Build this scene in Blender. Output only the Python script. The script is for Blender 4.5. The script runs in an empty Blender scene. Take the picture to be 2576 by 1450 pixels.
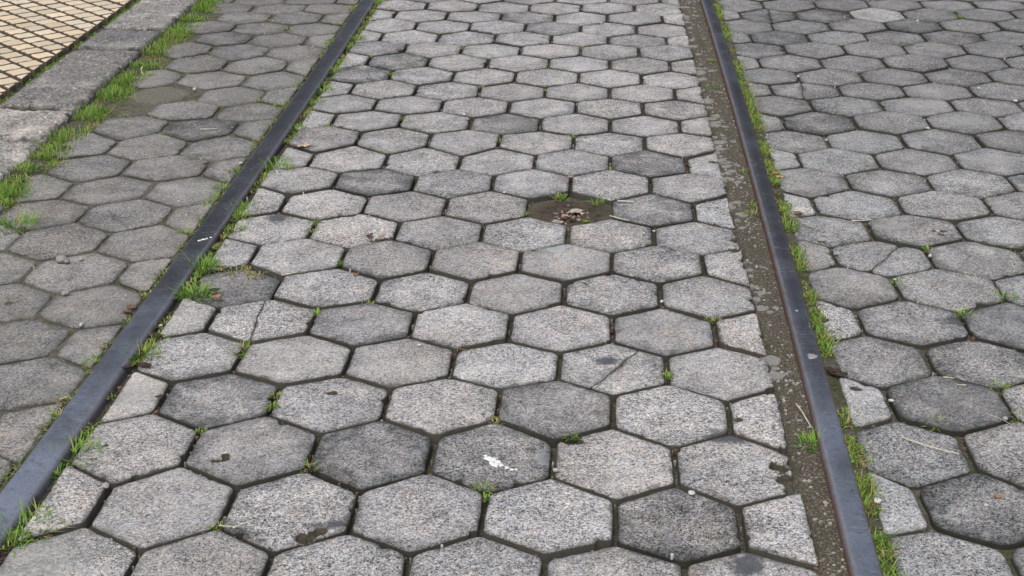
import bpy, math, random
import numpy as np
from mathutils import Matrix, Vector, noise

random.seed(7)
SC = bpy.context.scene
COL = SC.collection

# ---------------------------------------------------------------- survey (ground plan, millimetres)
JOINTS_MID = [[[-752,1748],[-553,1741],[-356,1732],[-153,1727],[46,1720],[247,1704],[449,1690]],[[-842,1927],[-642,1923],[-441,1916],[-243,1902],[-43,1896],[158,1876],[349,1860],[544,1845]],[[-737,2116],[-536,2103],[-331,2090],[-132,2077],[68,2064],[268,2044],[463,2024]],[[-833,2293],[-623,2282],[-422,2275],[-223,2258],[-24,2254],[178,2231],[378,2210],[576,2192]],[[-712,2457],[-515,2444],[-308,2430],[-112,2420],[88,2409],[288,2395],[487,2381]],[[-801,2630],[-599,2619],[-398,2608],[-198,2592],[-5,2580],[198,2574],[399,2558],[599,2541]],[[-700,2805],[-494,2780],[-285,2761],[-90,2756],[108,2750],[309,2742],[503,2720]],[[-777,2987],[-573,2964],[-373,2947],[-178,2933],[18,2928],[219,2920],[418,2906],[616,2893]],[[-667,3138],[-465,3126],[-267,3113],[-69,3104],[129,3095],[326,3083],[522,3065]],[[-758,3316],[-556,3300],[-356,3292],[-161,3276],[40,3273],[239,3260],[437,3243],[635,3231]],[[-650,3491],[-449,3475],[-247,3452],[-50,3453],[148,3441],[349,3436],[548,3425]],[[-732,3655],[-534,3645],[-337,3629],[-139,3622],[60,3627],[259,3615],[459,3596],[658,3583]],[[-626,3840],[-427,3832],[-231,3820],[-35,3815],[168,3803],[366,3793],[565,3779]],[[-717,4030],[-518,4011],[-321,4004],[-120,3981],[80,3968],[280,3959],[478,3945],[676,3930]],[[-607,4182],[-409,4165],[-210,4158],[-10,4148],[190,4142],[388,4127],[586,4111]],[[-699,4361],[-498,4348],[-300,4328],[-103,4318],[102,4314],[300,4297],[499,4286],[695,4272]],[[-590,4521],[-391,4512],[-189,4495],[9,4492],[213,4485],[411,4462],[610,4448]],[[-683,4722],[-480,4702],[-278,4682],[-81,4667],[121,4665],[322,4650],[519,4633],[717,4624]],[[-566,4884],[-368,4873],[-174,4852],[28,4839],[233,4831],[431,4821],[629,4806]],[[-667,5054],[-464,5040],[-262,5026],[-62,5018],[138,4996],[338,4994],[541,4977],[740,4966]],[[-552,5231],[-353,5219],[-155,5204],[48,5183],[248,5171],[450,5161],[652,5148]],[[-645,5425],[-444,5405],[-246,5382],[-43,5367],[158,5341],[356,5342],[561,5333],[762,5317]],[[-532,5575],[-332,5554],[-132,5530],[67,5520],[266,5518],[470,5516],[671,5496]],[[-653,5769],[-444,5747],[-238,5726],[-33,5704],[172,5690],[381,5684],[584,5678],[786,5656]]]
JOINTS_LEFT = [[[-1013,2001],[-809,1986],[-604,1971]],[[-1100,2183],[-898,2168],[-696,2153]],[[-985,2345],[-781,2330],[-578,2315]],[[-1072,2526],[-866,2509],[-658,2488]],[[-1159,2703],[-954,2687],[-745,2664]],[[-1243,2887],[-1043,2868],[-839,2861],[-637,2838]],[[-1338,3059],[-1132,3044],[-929,3038],[-725,3016]],[[-1221,3244],[-1022,3224],[-818,3215],[-615,3191]],[[-1308,3405],[-1110,3391],[-908,3398],[-700,3375]],[[-1206,3582],[-1006,3573],[-798,3569],[-593,3552]],[[-1286,3761],[-1089,3747],[-893,3741],[-691,3731]],[[-1184,3949],[-988,3938],[-782,3927],[-583,3912]],[[-1269,4127],[-1067,4105],[-867,4083],[-673,4080]],[[-1151,4285],[-958,4273],[-761,4265],[-568,4257]],[[-1243,4483],[-1059,4464],[-849,4443],[-652,4428]],[[-1135,4656],[-943,4626],[-741,4627],[-545,4607]],[[-1222,4863],[-1032,4836],[-834,4820],[-641,4804]],[[-1116,5016],[-921,4999],[-726,4988],[-535,4971]],[[-1200,5195],[-1011,5177],[-815,5172],[-625,5154]],[[-1102,5354],[-906,5341],[-711,5329],[-525,5317]],[[-1203,5520],[-999,5503],[-797,5512],[-597,5495]],[[-1306,5681],[-1098,5667],[-895,5654],[-691,5647],[-499,5641]],[[-1208,5828],[-1004,5814],[-802,5807],[-600,5801]]]
JOINTS_RIGHT = [[[538,1771],[729,1744],[917,1725]],[[450,1938],[640,1916],[828,1897]],[[569,2098],[757,2088],[947,2070]],[[481,2281],[670,2262],[876,2255],[1064,2237]],[[588,2447],[784,2433],[978,2420]],[[497,2629],[695,2611],[901,2597],[1099,2581]],[[611,2796],[810,2780],[1023,2772],[1224,2758]],[[512,2977],[714,2959],[924,2950],[1133,2941],[1334,2923]],[[628,3137],[830,3124],[1040,3121],[1244,3106]],[[535,3301],[735,3287],[942,3288],[1153,3283],[1359,3273]],[[646,3480],[854,3469],[1060,3462],[1267,3455],[1472,3450]],[[554,3650],[761,3637],[969,3638],[1178,3634],[1389,3626]],[[669,3827],[872,3810],[1080,3814],[1291,3815],[1500,3805]],[[575,4000],[780,3985],[986,3990],[1199,3995],[1406,3984],[1610,3973]],[[688,4179],[894,4167],[1104,4164],[1318,4169],[1519,4157]],[[601,4349],[803,4340],[1013,4332],[1212,4324],[1422,4325],[1629,4317]],[[717,4507],[914,4494],[1120,4495],[1328,4498],[1532,4501],[1733,4493]],[[616,4681],[819,4671],[1025,4672],[1234,4681],[1445,4685],[1643,4681],[1847,4671]],[[730,4868],[935,4860],[1140,4853],[1349,4854],[1555,4861],[1761,4862]],[[643,5031],[844,5026],[1048,5030],[1256,5044],[1461,5042],[1671,5046],[1872,5038]],[[749,5213],[952,5210],[1161,5215],[1369,5219],[1574,5224],[1785,5225],[1991,5220]],[[660,5398],[862,5392],[1072,5400],[1280,5408],[1484,5410],[1688,5411],[1899,5412],[2109,5406]],[[770,5590],[976,5587],[1182,5600],[1391,5604],[1598,5595],[1803,5589],[2001,5583]],[[682,5778],[892,5771],[1105,5772],[1316,5774],[1527,5767],[1739,5753],[1947,5747],[2148,5740]]]
TONES = [[-21,3977,0.17],[-347,3467,0.18],[336,3249,0.19],[358,3609,0.2],[-575,2773,0.11],[-523,2278,0.19],[-432,2093,0.21],[-232,2080,0.17],[254,1875,0.17],[-499,4531,0.19],[-402,4686,0.2],[146,5152,0.22],[76,5367,0.2],[-534,4890,0.22],[-503,3804,0.22],[90,2265,0.26],[-31,2094,0.23],[-291,2603,0.22],[1383,5423,0.33],[1176,5408,0.13],[965,5407,0.13],[1402,5223,0.2],[1483,5256,0.17],[1569,5055,0.17],[611,1921,0.36],[624,2263,0.4],[649,2616,0.36],[710,3301,0.34],[731,3633,0.32],[-1140,4115,0.13],[-881,3927,0.15],[-14,1880,0.31],[-262,1902,0.3],[-483,1919,0.31],[375,2136,0.3],[172,2061,0.33],[-697,1942,0.34],[-679,2278,0.38],[-515,2612,0.36],[-656,2641,0.34],[-368,3126,0.36],[-459,3303,0.35],[404,1848,0.38],[431,2192,0.36],[453,2549,0.36],[468,2886,0.38],[488,3236,0.36],[-122,2264,0.36],[-13,2416,0.37],[-476,2964,0.34],[741,1910,0.2],[777,2282,0.2],[876,2435,0.22],[951,2626,0.2],[665,2096,0.24],[930,5021,0.2],[870,3981,0.19],[970,3651,0.3],[865,3644,0.29],[1037,4168,0.27]]
STAINS = [[1033,4163,0.05,0.05,1],[1225,4173,0.06,0.05,1],[1320,3995,0.07,0.055,1],[1281,4315,0.025,0.02,1],[1288,3646,0.05,0.045,1],[-690,1764,0.085,0.085,1],[-680,2285,0.05,0.06,1],[1169,3280,0.05,0.06,1],[882,3130,0.04,0.05,1],[178,2433,0.021,0.021,-1],[53,2069,0.017,0.02,2],[97,3000,0.024,0.024,2],[70,2952,0.009,0.012,2],[537,3616,0.012,0.05,1],[470,3470,0.006,0.045,1],[-271,1863,0.034,0.013,-1],[-556,3205,0.03,0.04,-1],[875,2607,0.03,0.02,-1],[365,2136,0.03,0.03,-1],[1241,5222,0.02,0.02,1],[342,1758,0.03,0.03,-1]]
PITS = [[-484,2061,0.011,0.012],[-475,2064,0.01,0.01],[-474,2077,0.006,0.008],[983,3113,0.01,0.01],[1000,3118,0.01,0.01],[985,3095,0.009,0.008],[-318,3055,0.012,0.01],[-303,3060,0.012,0.01],[-288,3067,0.01,0.01],[-274,3075,0.008,0.01],[394,2206,0.009,0.008],[109,2127,0.012,0.011],[99,2125,0.012,0.01],[-310,1834,0.014,0.012],[-298,1845,0.012,0.01],[-288,1848,0.01,0.008],[438,2043,0.016,0.02],[442,2005,0.02,0.02],[445,1974,0.012,0.02],[493,3003,0.018,0.02],[511,3065,0.016,0.02],[534,3633,0.012,0.012],[715,2968,0.01,0.01],[-324,2302,0.01,0.006],[-680,2106,0.004,0.003],[624,2320,0.01,0.01],[616,2625,0.02,0.012],[561,3065,0.01,0.02],[348,1837,0.012,0.012],[157,2797,0.006,0.004],[554,5523,0.01,0.01]]
CRACKS = [[-509,2717,-506,2506],[886,3037,762,2853],[241,2480,146,2319],[915,4440,885,4232],[983,5469,970,5345]]
RAIL_LEFT_EDGE = [[-790,2132],[-750,2749],[-690,3700],[-686,3746],[-592,5615]]
RAIL_LEFT_EDGE2 = [[-733,2133],[-698,2749],[-654,3484],[-635,3746],[-542,5616]]
RAIL_RIGHT_EDGE = [[742,5623],[629,3752],[587,3047],[560,2753],[514,2136],[484,1714]]
RAIL_RIGHT_EDGE2 = [[778,5624],[665,3752],[604,2754],[558,2136],[526,1714]]
DIRT_EDGE = [[654,5670],[624,4718],[566,3857],[538,3344],[508,2809],[494,2522],[475,2189],[458,1948],[444,1743]]
KERB_INNER = [[-1449,5562],[-1469,5138],[-1475,4752],[-1488,4525],[-1518,4129]]
KERB_OUTER = [[-1222,5564],[-1261,5076],[-1242,4737],[-1252,4476],[-1259,4151],[-1282,4045],[-1279,3755],[-1291,3436]]
KERB_CUTS = [[[-1456,5087],[-1256,5051]],[[-1454,4780],[-1251,4776]],[[-1497,4065],[-1280,4058]],[[-1395,3754],[-1279,3755]]]
SETT_GRID = [[-1.8963,5.5281],[0.0507,-0.0574],[-0.0556,-0.0518]]
TUFTS = [[-684,2889,0.042,0.055,130,0.0],[-661,2745,0.04,0.05,110,0.05],[-711,2453,0.045,0.045,90,0.1],[-699,2518,0.025,0.03,30,0.1],[-733,2081,0.05,0.05,110,0.05],[-739,2012,0.02,0.03,25,0.1],[-749,1859,0.065,0.05,130,0.15],[-757,1816,0.03,0.05,50,0],[-620,3562,0.05,0.06,70,0.2],[-646,3497,0.03,0.03,40,0.2],[-466,3170,0.018,0.02,22,0.2],[-464,3113,0.012,0.02,14,0.6],[-377,2913,0.014,0.025,22,0.05],[-517,2475,0.022,0.035,30,0.3],[-509,2449,0.014,0.02,16,0.1],[-291,2695,0.03,0.018,18,0.3],[-392,2641,0.02,0.025,24,0.1],[-602,2878,0.05,0.015,50,0.85],[-550,2849,0.03,0.012,30,0.8],[-671,3016,0.02,0.02,25,0.7],[119,3345,0.026,0.03,34,0.25],[211,3311,0.02,0.03,22,0.15],[25,3232,0.016,0.02,30,0],[175,3178,0.012,0.015,16,0.3],[251,3568,0.02,0.015,26,0.5],[163,3851,0.022,0.015,22,0.45],[-36,3817,0.02,0.015,18,0.4],[-337,3701,0.016,0.02,26,0],[-320,4024,0.016,0.022,22,0.45],[-99,4373,0.014,0.02,18,0.6],[-387,4522,0.017,0.03,32,0.35],[-168,4874,0.012,0.025,20,0.5],[-80,4758,0.02,0.02,24,0.4],[-261,5106,0.016,0.015,24,0.3],[-449,5117,0.028,0.012,30,0.3],[-132,5548,0.014,0.02,22,0.4],[-479,4756,0.014,0.015,16,0.3],[-521,3948,0.025,0.02,26,0.45],[-527,5604,0.03,0.04,60,0],[124,4652,0.012,0.02,14,0.2],[232,4888,0.018,0.025,20,0.6],[365,4540,0.02,0.01,10,0.1],[100,4342,0.01,0.01,8,0.3],[405,2619,0.018,0.02,26,0.75],[286,2369,0.016,0.025,26,0.5],[99,2139,0.015,0.025,22,0.1],[-330,2038,0.02,0.03,26,0.55],[-46,1972,0.016,0.03,30,0.3],[-42,1943,0.012,0.02,16,0.15],[-447,1862,0.014,0.02,20,0.4],[-25,2194,0.018,0.02,20,0.95],[-423,2248,0.014,0.022,20,0.15],[-423,2291,0.014,0.015,18,0.95],[-531,2157,0.014,0.01,14,0.2],[508,2113,0.034,0.045,80,0.05],[630,4382,0.03,0.03,24,0.3],[668,4708,0.02,0.025,24,0.25],[682,4873,0.012,0.015,10,0.3],[607,3544,0.018,0.025,16,0.4],[580,3231,0.024,0.03,24,0.35],[585,3292,0.012,0.03,12,0.3],[1688,5370,0.022,0.03,26,0.1],[1809,5303,0.022,0.025,26,0.2],[1352,4940,0.02,0.02,20,0.45],[1376,5288,0.01,0.01,10,0.1],[1308,4923,0.02,0.008,14,0.6],[935,3003,0.014,0.02,20,0.3],[815,2805,0.016,0.025,26,0.25],[1129,3013,0.05,0.012,30,0.05],[1024,2730,0.03,0.03,44,0.15],[912,2645,0.02,0.028,34,0.25],[887,2318,0.032,0.03,50,0.3],[731,2181,0.024,0.035,44,0.3],[592,2218,0.03,0.03,50,0.45],[881,2210,0.024,0.03,30,0.3],[919,2681,0.01,0.02,12,0.2],[847,4604,0.014,0.01,16,0.5],[-1158,3136,0.055,0.07,90,0.1],[-1196,3582,0.05,0.03,90,0.35],[-1270,3536,0.05,0.04,80,0.1],[-1248,3358,0.05,0.05,110,0.1],[-1223,3286,0.03,0.03,40,0.3],[-1158,3691,0.03,0.02,40,0.7],[-1123,3719,0.025,0.012,22,0.9],[-852,3685,0.02,0.012,12,0.6],[-1040,4808,0.016,0.02,16,0.6],[-1102,4747,0.022,0.022,30,0.4],[-1138,4731,0.018,0.02,24,0.4],[-1047,4518,0.02,0.015,24,0.4],[-902,4388,0.03,0.008,24,0.6],[-871,4155,0.022,0.008,20,0.4],[-1132,4045,0.03,0.01,24,0.5],[-1034,4037,0.028,0.008,20,0.5],[-966,3888,0.028,0.015,30,0.5],[-1187,3941,0.04,0.02,60,0.75],[-956,3865,0.02,0.01,14,0.7],[-624,5488,0.03,0.03,34,0.2],[-641,5230,0.03,0.03,34,0.45],[-632,5309,0.02,0.03,24,0.8],[-678,4471,0.025,0.022,30,0.5],[-678,4565,0.018,0.025,24,0.6],[-693,4164,0.03,0.03,50,0.4],[-765,4216,0.024,0.018,36,0.3],[-637,5552,0.02,0.01,16,0.3],[-816,5165,0.015,0.02,16,0.4],[-651,4739,0.018,0.015,18,0.5],[-909,5308,0.014,0.01,12,0.2],[-719,3539,0.025,0.025,34,0.3],[-728,3420,0.03,0.03,44,0.25],[-731,3331,0.028,0.03,44,0.25],[-740,3288,0.025,0.025,36,0.25],[-743,3183,0.02,0.02,24,0.5],[-751,3099,0.024,0.028,40,0.2],[-749,2982,0.016,0.015,16,0.4],[-755,2871,0.018,0.02,22,0.25],[-765,2737,0.014,0.02,14,0.3],[-787,2419,0.025,0.02,34,0.3],[-795,2274,0.022,0.015,26,0.25],[-704,3840,0.02,0.015,20,0.5],[-716,5243,0.014,0.01,10,0.5],[-559,5257,0.04,0.035,60,0.15],[-560,5007,0.045,0.04,80,0.1],[-560,4878,0.03,0.03,40,0.15],[-574,4659,0.035,0.03,60,0.25],[-581,4556,0.035,0.035,50,0.05],[-590,4457,0.03,0.03,30,0.45],[-597,4325,0.035,0.04,60,0.0],[-602,4173,0.035,0.035,60,0.15],[-611,4118,0.03,0.02,30,0.4],[-618,3916,0.035,0.035,60,0.05],[-609,3840,0.03,0.03,40,0.2],[-633,3803,0.02,0.02,20,0.4],[-657,3268,0.035,0.04,60,0.15],[-660,3205,0.035,0.04,60,0.15],[-657,3125,0.03,0.03,40,0.25],[-623,3652,0.03,0.02,24,0.5]]
TWIGS = [[658,2129,739,2073,0.0022,"long straight pale straw"],[501,2248,511,2161,0.0022,"bent pale twig"],[790,2354,809,2349,0.002,"short white straw"],[799,3170,851,3178,0.002,"pale straw"],[232,3202,276,3170,0.0022,"thin straw"],[-104,2474,-48,2434,0.0012,"fine reddish straw"],[-881,3900,-833,3904,0.002,"short pale straw"],[-420,1846,-394,1866,0.002,"flat pale straw"],[-443,1854,-418,1851,0.0015,"thin pale straw"],[-493,2834,-461,2852,0.0022,"pale bark sliver"],[257,3300,297,3294,0.0045,"thick grey twig"],[-1208,4593,-1175,4483,0.004,"pale upright stalk"],[-1254,3517,-1218,3458,0.003,"tan stick"],[710,3078,734,3086,0.0015,"small pale straw"],[-412,5518,-394,5525,0.0015,"short straw"],[-791,2273,-801,2262,0.002,"straw bit"],[827,2215,858,2172,0.001,"thin grass stalk"],[823,2321,806,2325,0.0016,"white stalk"]]
LEAVES = [[-567,3742,0.032,0.2,"curled tan leaf"],[-1254,3445,0.038,0.6,"brown folded leaf"],[-610,2717,0.022,0.5,"red brown leaf"],[680,3515,0.024,0.45,"brown curled leaf"],[685,3487,0.02,0.3,"tan curled leaf"],[682,3220,0.022,0.6,"dark brown leaf"],[706,3051,0.014,0.1,"square pink wood chip"],[152,5402,0.02,0.35,"pinkish dry leaf"],[1299,4596,0.02,0.4,"tan dry leaf"],[149,3491,0.012,0.3,"round orange leaf"],[155,3265,0.036,0.1,"pale grey leaf"],[108,3202,0.024,0.1,"grey round leaf"],[125,3221,0.018,0.7,"dark leaf"],[144,3207,0.016,0.95,"dark brown leaf"],[600,2366,0.03,0.8,"dark rotting leaf"],[591,2379,0.026,0.9,"dark rotting leaf"],[-383,4817,0.022,0.7,"dark red leaf"],[-774,2664,0.02,0.55,"brown crumpled leaf"],[-774,2640,0.018,0.6,"brown leaf scrap"],[135,3238,0.014,0.2,"tan leaf scrap"],[170,3254,0.014,0.2,"tan leaf scrap"],[-349,4686,0.012,0.2,"tan leaf scrap"],[-621,2752,0.02,0.9,"dark leaf"],[-690,2528,0.024,0.9,"dark leaf litter"],[-683,2397,0.024,0.9,"dark leaf litter"],[-714,2389,0.018,0.8,"dark leaf litter"],[762,1939,0.014,0.5,"brown leaf"],[-335,2839,0.012,0.4,"brown leaf"],[-326,3067,0.016,0.7,"brown leaf scrap"],[-299,3067,0.014,0.3,"tan leaf scrap"],[-627,2273,0.014,0.9,"dark leaf"]]
PEBBLES = [[-987,2916,0.014,0.5],[-974,2909,0.009,0.35],[-927,2734,0.0085,0.55],[-851,2579,0.007,0.8],[-983,4323,0.008,0.8],[1518,4205,0.007,0.85],[904,4609,0.005,0.7],[1502,5288,0.006,0.8],[1178,3920,0.006,0.85],[926,2952,0.006,0.85],[570,1927,0.007,0.9],[-683,2104,0.006,0.8],[-644,1969,0.007,0.6],[191,2651,0.005,0.9],[308,2699,0.005,0.8],[-19,3371,0.005,0.85],[-178,2490,0.005,0.85],[854,2196,0.006,0.6],[283,1950,0.006,0.85],[1450,4348,0.006,0.85],[914,4489,0.005,0.85],[-140,4053,0.006,0.8],[-946,2923,0.006,0.6],[673,2263,0.005,0.85],[-302,1743,0.004,0.85],[-232,5233,0.004,0.6],[327,5249,0.005,0.8],[736,1916,0.004,0.8],[-713,3598,0.006,0.8],[-1223,4503,0.005,0.5],[868,3810,0.005,0.8],[815,2818,0.004,0.8],[556,2435,0.003,0.7],[1016,2957,0.004,0.5],[304,3090,0.004,0.8],[328,3105,0.004,0.8],[-674,3260,0.004,0.7],[-694,2579,0.004,0.85],[-579,1797,0.004,0.7],[71,2020,0.005,0.7],[1498,5256,0.004,0.8]]
SPLASH_PAVER = [[-39,2065,0.008],[-31,2060,0.009],[-23,2052,0.008],[-27,2044,0.008],[-34,2049,0.005],[-17,2042,0.0055],[-8,2034,0.005],[0,2028,0.0045],[7,2028,0.0035],[-43,2073,0.004]]
SPLASH_RAIL = [[-707,3022,0.004],[-698,3030,0.005],[-692,3035,0.004],[-684,3042,0.0035],[-703,3025,0.003]]
SPOT_RAIL = [[563,2423,0.013],[572,2633,0.004],[547,2364,0.003]]
HOLE = [143,3257]
DIRT_PATCH = [-1082,4277]
CAM = [1.402383,1.189558,1.165814,0.001275]

def M(p):
    return (p[0] / 1000.0, p[1] / 1000.0)

# ---------------------------------------------------------------- helpers
ORD = ['zeroth', 'first', 'second', 'third', 'fourth', 'fifth', 'sixth', 'seventh', 'eighth', 'ninth', 'tenth',
       'eleventh', 'twelfth', 'thirteenth', 'fourteenth', 'fifteenth']
NUM = ['zero', 'one', 'two', 'three', 'four', 'five', 'six', 'seven', 'eight', 'nine', 'ten', 'eleven', 'twelve',
       'thirteen', 'fourteen', 'fifteen', 'sixteen', 'seventeen', 'eighteen', 'nineteen', 'twenty', 'twenty-one',
       'twenty-two', 'twenty-three', 'twenty-four', 'twenty-five']

def tag(o, label=None, cat=None, group=None, kind=None):
    if label: o['label'] = label
    if cat: o['category'] = cat
    if group: o['group'] = group
    if kind: o['kind'] = kind
    return o

def mesh_obj(name, verts, faces, mats, attrs=None, loc=(0, 0, 0), smooth=True, midx=None, parent=None):
    me = bpy.data.meshes.new(name)
    vv = [(v[0] - loc[0], v[1] - loc[1], v[2] - loc[2]) for v in verts]
    me.from_pydata(vv, [], faces)
    if attrs:
        for k, vals in attrs.items():
            at = me.attributes.new(k, 'FLOAT', 'POINT')
            at.data.foreach_set('value', vals)
    for m in (mats if isinstance(mats, (list, tuple)) else [mats]):
        me.materials.append(m)
    if midx: me.polygons.foreach_set('material_index', midx)
    if smooth: me.polygons.foreach_set('use_smooth', [True] * len(me.polygons))
    me.update()
    o = bpy.data.objects.new(name, me)
    o.location = loc
    COL.objects.link(o)
    if parent:
        o.parent = parent
    return o

def nz(x, y, z=0.0):
    return noise.noise(Vector((x, y, z)))

def clip_half(poly, nx, ny, d):
    """keep nx*x+ny*y <= d"""
    out = []
    for i in range(len(poly)):
        a, b = poly[i], poly[(i + 1) % len(poly)]
        da, db = nx * a[0] + ny * a[1] - d, nx * b[0] + ny * b[1] - d
        if da <= 0: out.append(a)
        if (da < 0 < db) or (db < 0 < da):
            t = da / (da - db)
            out.append((a[0] + (b[0] - a[0]) * t, a[1] + (b[1] - a[1]) * t))
    return out

def area(poly):
    s = 0
    for i in range(len(poly)):
        a, b = poly[i], poly[(i + 1) % len(poly)]
        s += a[0] * b[1] - a[1] * b[0]
    return s / 2

def inset(poly, d, jit=.25):
    if area(poly) < 0: poly = poly[::-1]
    res = list(poly)
    for i in range(len(poly)):
        a, b = poly[i], poly[(i + 1) % len(poly)]
        ex, ey = b[0] - a[0], b[1] - a[1]
        L = math.hypot(ex, ey)
        if L < 1e-5: continue
        nx, ny = ey / L, -ex / L
        dd = d * random.uniform(1 - jit, 1 + jit)
        res = clip_half(res, nx, ny, nx * a[0] + ny * a[1] - dd)
        if len(res) < 3: return []
    return res

def chaikin(poly, r=0.22, it=2, maxcut=0.016):
    for _ in range(it):
        out = []
        n = len(poly)
        for i in range(n):
            a, b = poly[i], poly[(i + 1) % n]
            L = math.hypot(b[0] - a[0], b[1] - a[1])
            t = min(r, maxcut / max(L, 1e-6))
            out.append((a[0] + (b[0] - a[0]) * t, a[1] + (b[1] - a[1]) * t))
            out.append((b[0] + (a[0] - b[0]) * t, b[1] + (a[1] - b[1]) * t))
        poly = out
        maxcut *= 0.35
    return poly

def resample(poly, step):
    n = len(poly)
    seg = [math.hypot(poly[(i + 1) % n][0] - poly[i][0], poly[(i + 1) % n][1] - poly[i][1]) for i in range(n)]
    tot = sum(seg)
    N = max(12, int(tot / step))
    out = []
    i, acc = 0, 0.0
    for k in range(N):
        t = tot * k / N
        while acc + seg[i] < t and i < n - 1:
            acc += seg[i]; i += 1
        u = (t - acc) / max(seg[i], 1e-9)
        a, b = poly[i], poly[(i + 1) % n]
        out.append((a[0] + (b[0] - a[0]) * u, a[1] + (b[1] - a[1]) * u))
    return out

def seg_x(poly, p, q):
    """split a convex polygon by line p-q; returns two polygons with jagged shared edge pulled apart"""
    nx, ny = -(q[1] - p[1]), q[0] - p[0]
    L = math.hypot(nx, ny); nx /= L; ny /= L
    d = nx * p[0] + ny * p[1]
    g = 0.0004
    return clip_half(poly, nx, ny, d - g), clip_half(poly, -nx, -ny, -(d + g))

# camera model, used only to tell which pieces the photograph shows
F, CH, PITCH, ROLL = CAM
ROT = Matrix.Rotation(PITCH, 3, 'X') @ Matrix.Rotation(ROLL, 3, 'Z')
ROTT = ROT.transposed()
def in_view(p, m=0.0):
    v = ROTT @ Vector((p[0], p[1], -CH))
    if v.z > -0.05: return False
    x, y = F * v.x / -v.z, F * v.y / -v.z
    return abs(x) < 0.5 + m and abs(y) < 0.28145 + m

# ---------------------------------------------------------------- materials
class NT:
    def __init__(self, name):
        self.m = bpy.data.materials.new(name); self.m.use_nodes = True
        self.t = self.m.node_tree; self.n = self.t.nodes; self.n.clear()
        self.out = self.n.new('ShaderNodeOutputMaterial')
        self.b = self.n.new('ShaderNodeBsdfPrincipled')
        self.t.links.new(self.b.outputs[0], self.out.inputs[0])
    def new(self, t, **k):
        n = self.n.new(t)
        for a, v in k.items(): setattr(n, a, v)
        return n
    def set(self, node, **k):
        for a, v in k.items():
            s = node.inputs[a.replace('_', ' ')]
            if hasattr(v, 'is_linked') or hasattr(v, 'links'): self.t.links.new(v, s)
            else: s.default_value = v
        return node
    def noise(self, co, scale, detail=2.0, rough=0.5, dist=0.0):
        n = self.new('ShaderNodeTexNoise')
        self.t.links.new(co, n.inputs['Vector'])
        n.inputs['Scale'].default_value = scale; n.inputs['Detail'].default_value = detail
        n.inputs['Roughness'].default_value = rough; n.inputs['Distortion'].default_value = dist
        return n.outputs['Fac']
    def voro(self, co, scale, out='Distance', feature='F1'):
        n = self.new('ShaderNodeTexVoronoi', feature=feature)
        self.t.links.new(co, n.inputs['Vector']); n.inputs['Scale'].default_value = scale
        return n.outputs[out]
    def rng(self, v, a, b, c=0.0, d=1.0, smooth=False):
        n = self.new('ShaderNodeMapRange')
        if smooth: n.interpolation_type = 'SMOOTHSTEP'
        self.t.links.new(v, n.inputs['Value'])
        n.inputs['From Min'].default_value = a; n.inputs['From Max'].default_value = b
        n.inputs['To Min'].default_value = c; n.inputs['To Max'].default_value = d
        return n.outputs['Result']
    def math(self, op, a, b=None, clamp=False):
        n = self.new('ShaderNodeMath', operation=op); n.use_clamp = clamp
        for i, v in enumerate((a, b)):
            if v is None: continue
            if hasattr(v, 'links'): self.t.links.new(v, n.inputs[i])
            else: n.inputs[i].default_value = v
        return n.outputs[0]
    def mix(self, fac, a, b, mode='MIX'):
        n = self.new('ShaderNodeMix', data_type='RGBA', blend_type=mode)
        for s, v in ((n.inputs[0], fac), (n.inputs[6], a), (n.inputs[7], b)):
            if hasattr(v, 'links'): self.t.links.new(v, s)
            else: s.default_value = v if not isinstance(v, tuple) else (*v, 1.0)[:4]
        return n.outputs[2]
    def ramp(self, v, stops):
        n = self.new('ShaderNodeValToRGB')
        self.t.links.new(v, n.inputs[0])
        e = n.color_ramp.elements
        e[0].position, e[0].color = stops[0][0], (*stops[0][1], 1)
        e[1].position, e[1].color = stops[-1][0], (*stops[-1][1], 1)
        for p, c in stops[1:-1]:
            k = e.new(p); k.color = (*c, 1)
        return n.outputs[0]
    def attr(self, name):
        return self.new('ShaderNodeAttribute', attribute_name=name).outputs['Fac']
    def pos(self):
        return self.new('ShaderNodeNewGeometry').outputs['Position']
    def bump(self, h, strength, dist):
        n = self.new('ShaderNodeBump'); n.inputs['Strength'].default_value = strength
        n.inputs['Distance'].default_value = dist
        self.t.links.new(h, n.inputs['Height'])
        self.t.links.new(n.outputs[0], self.b.inputs['Normal'])
    def base(self, c, rough=0.85, spec=0.35):
        self.t.links.new(c, self.b.inputs['Base Color']) if hasattr(c, 'links') else setattr(self.b.inputs['Base Color'], 'default_value', (*c, 1))
        if hasattr(rough, 'links'): self.t.links.new(rough, self.b.inputs['Roughness'])
        else: self.b.inputs['Roughness'].default_value = rough
        self.b.inputs['Specular IOR Level'].default_value = spec
        return self.m

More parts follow.
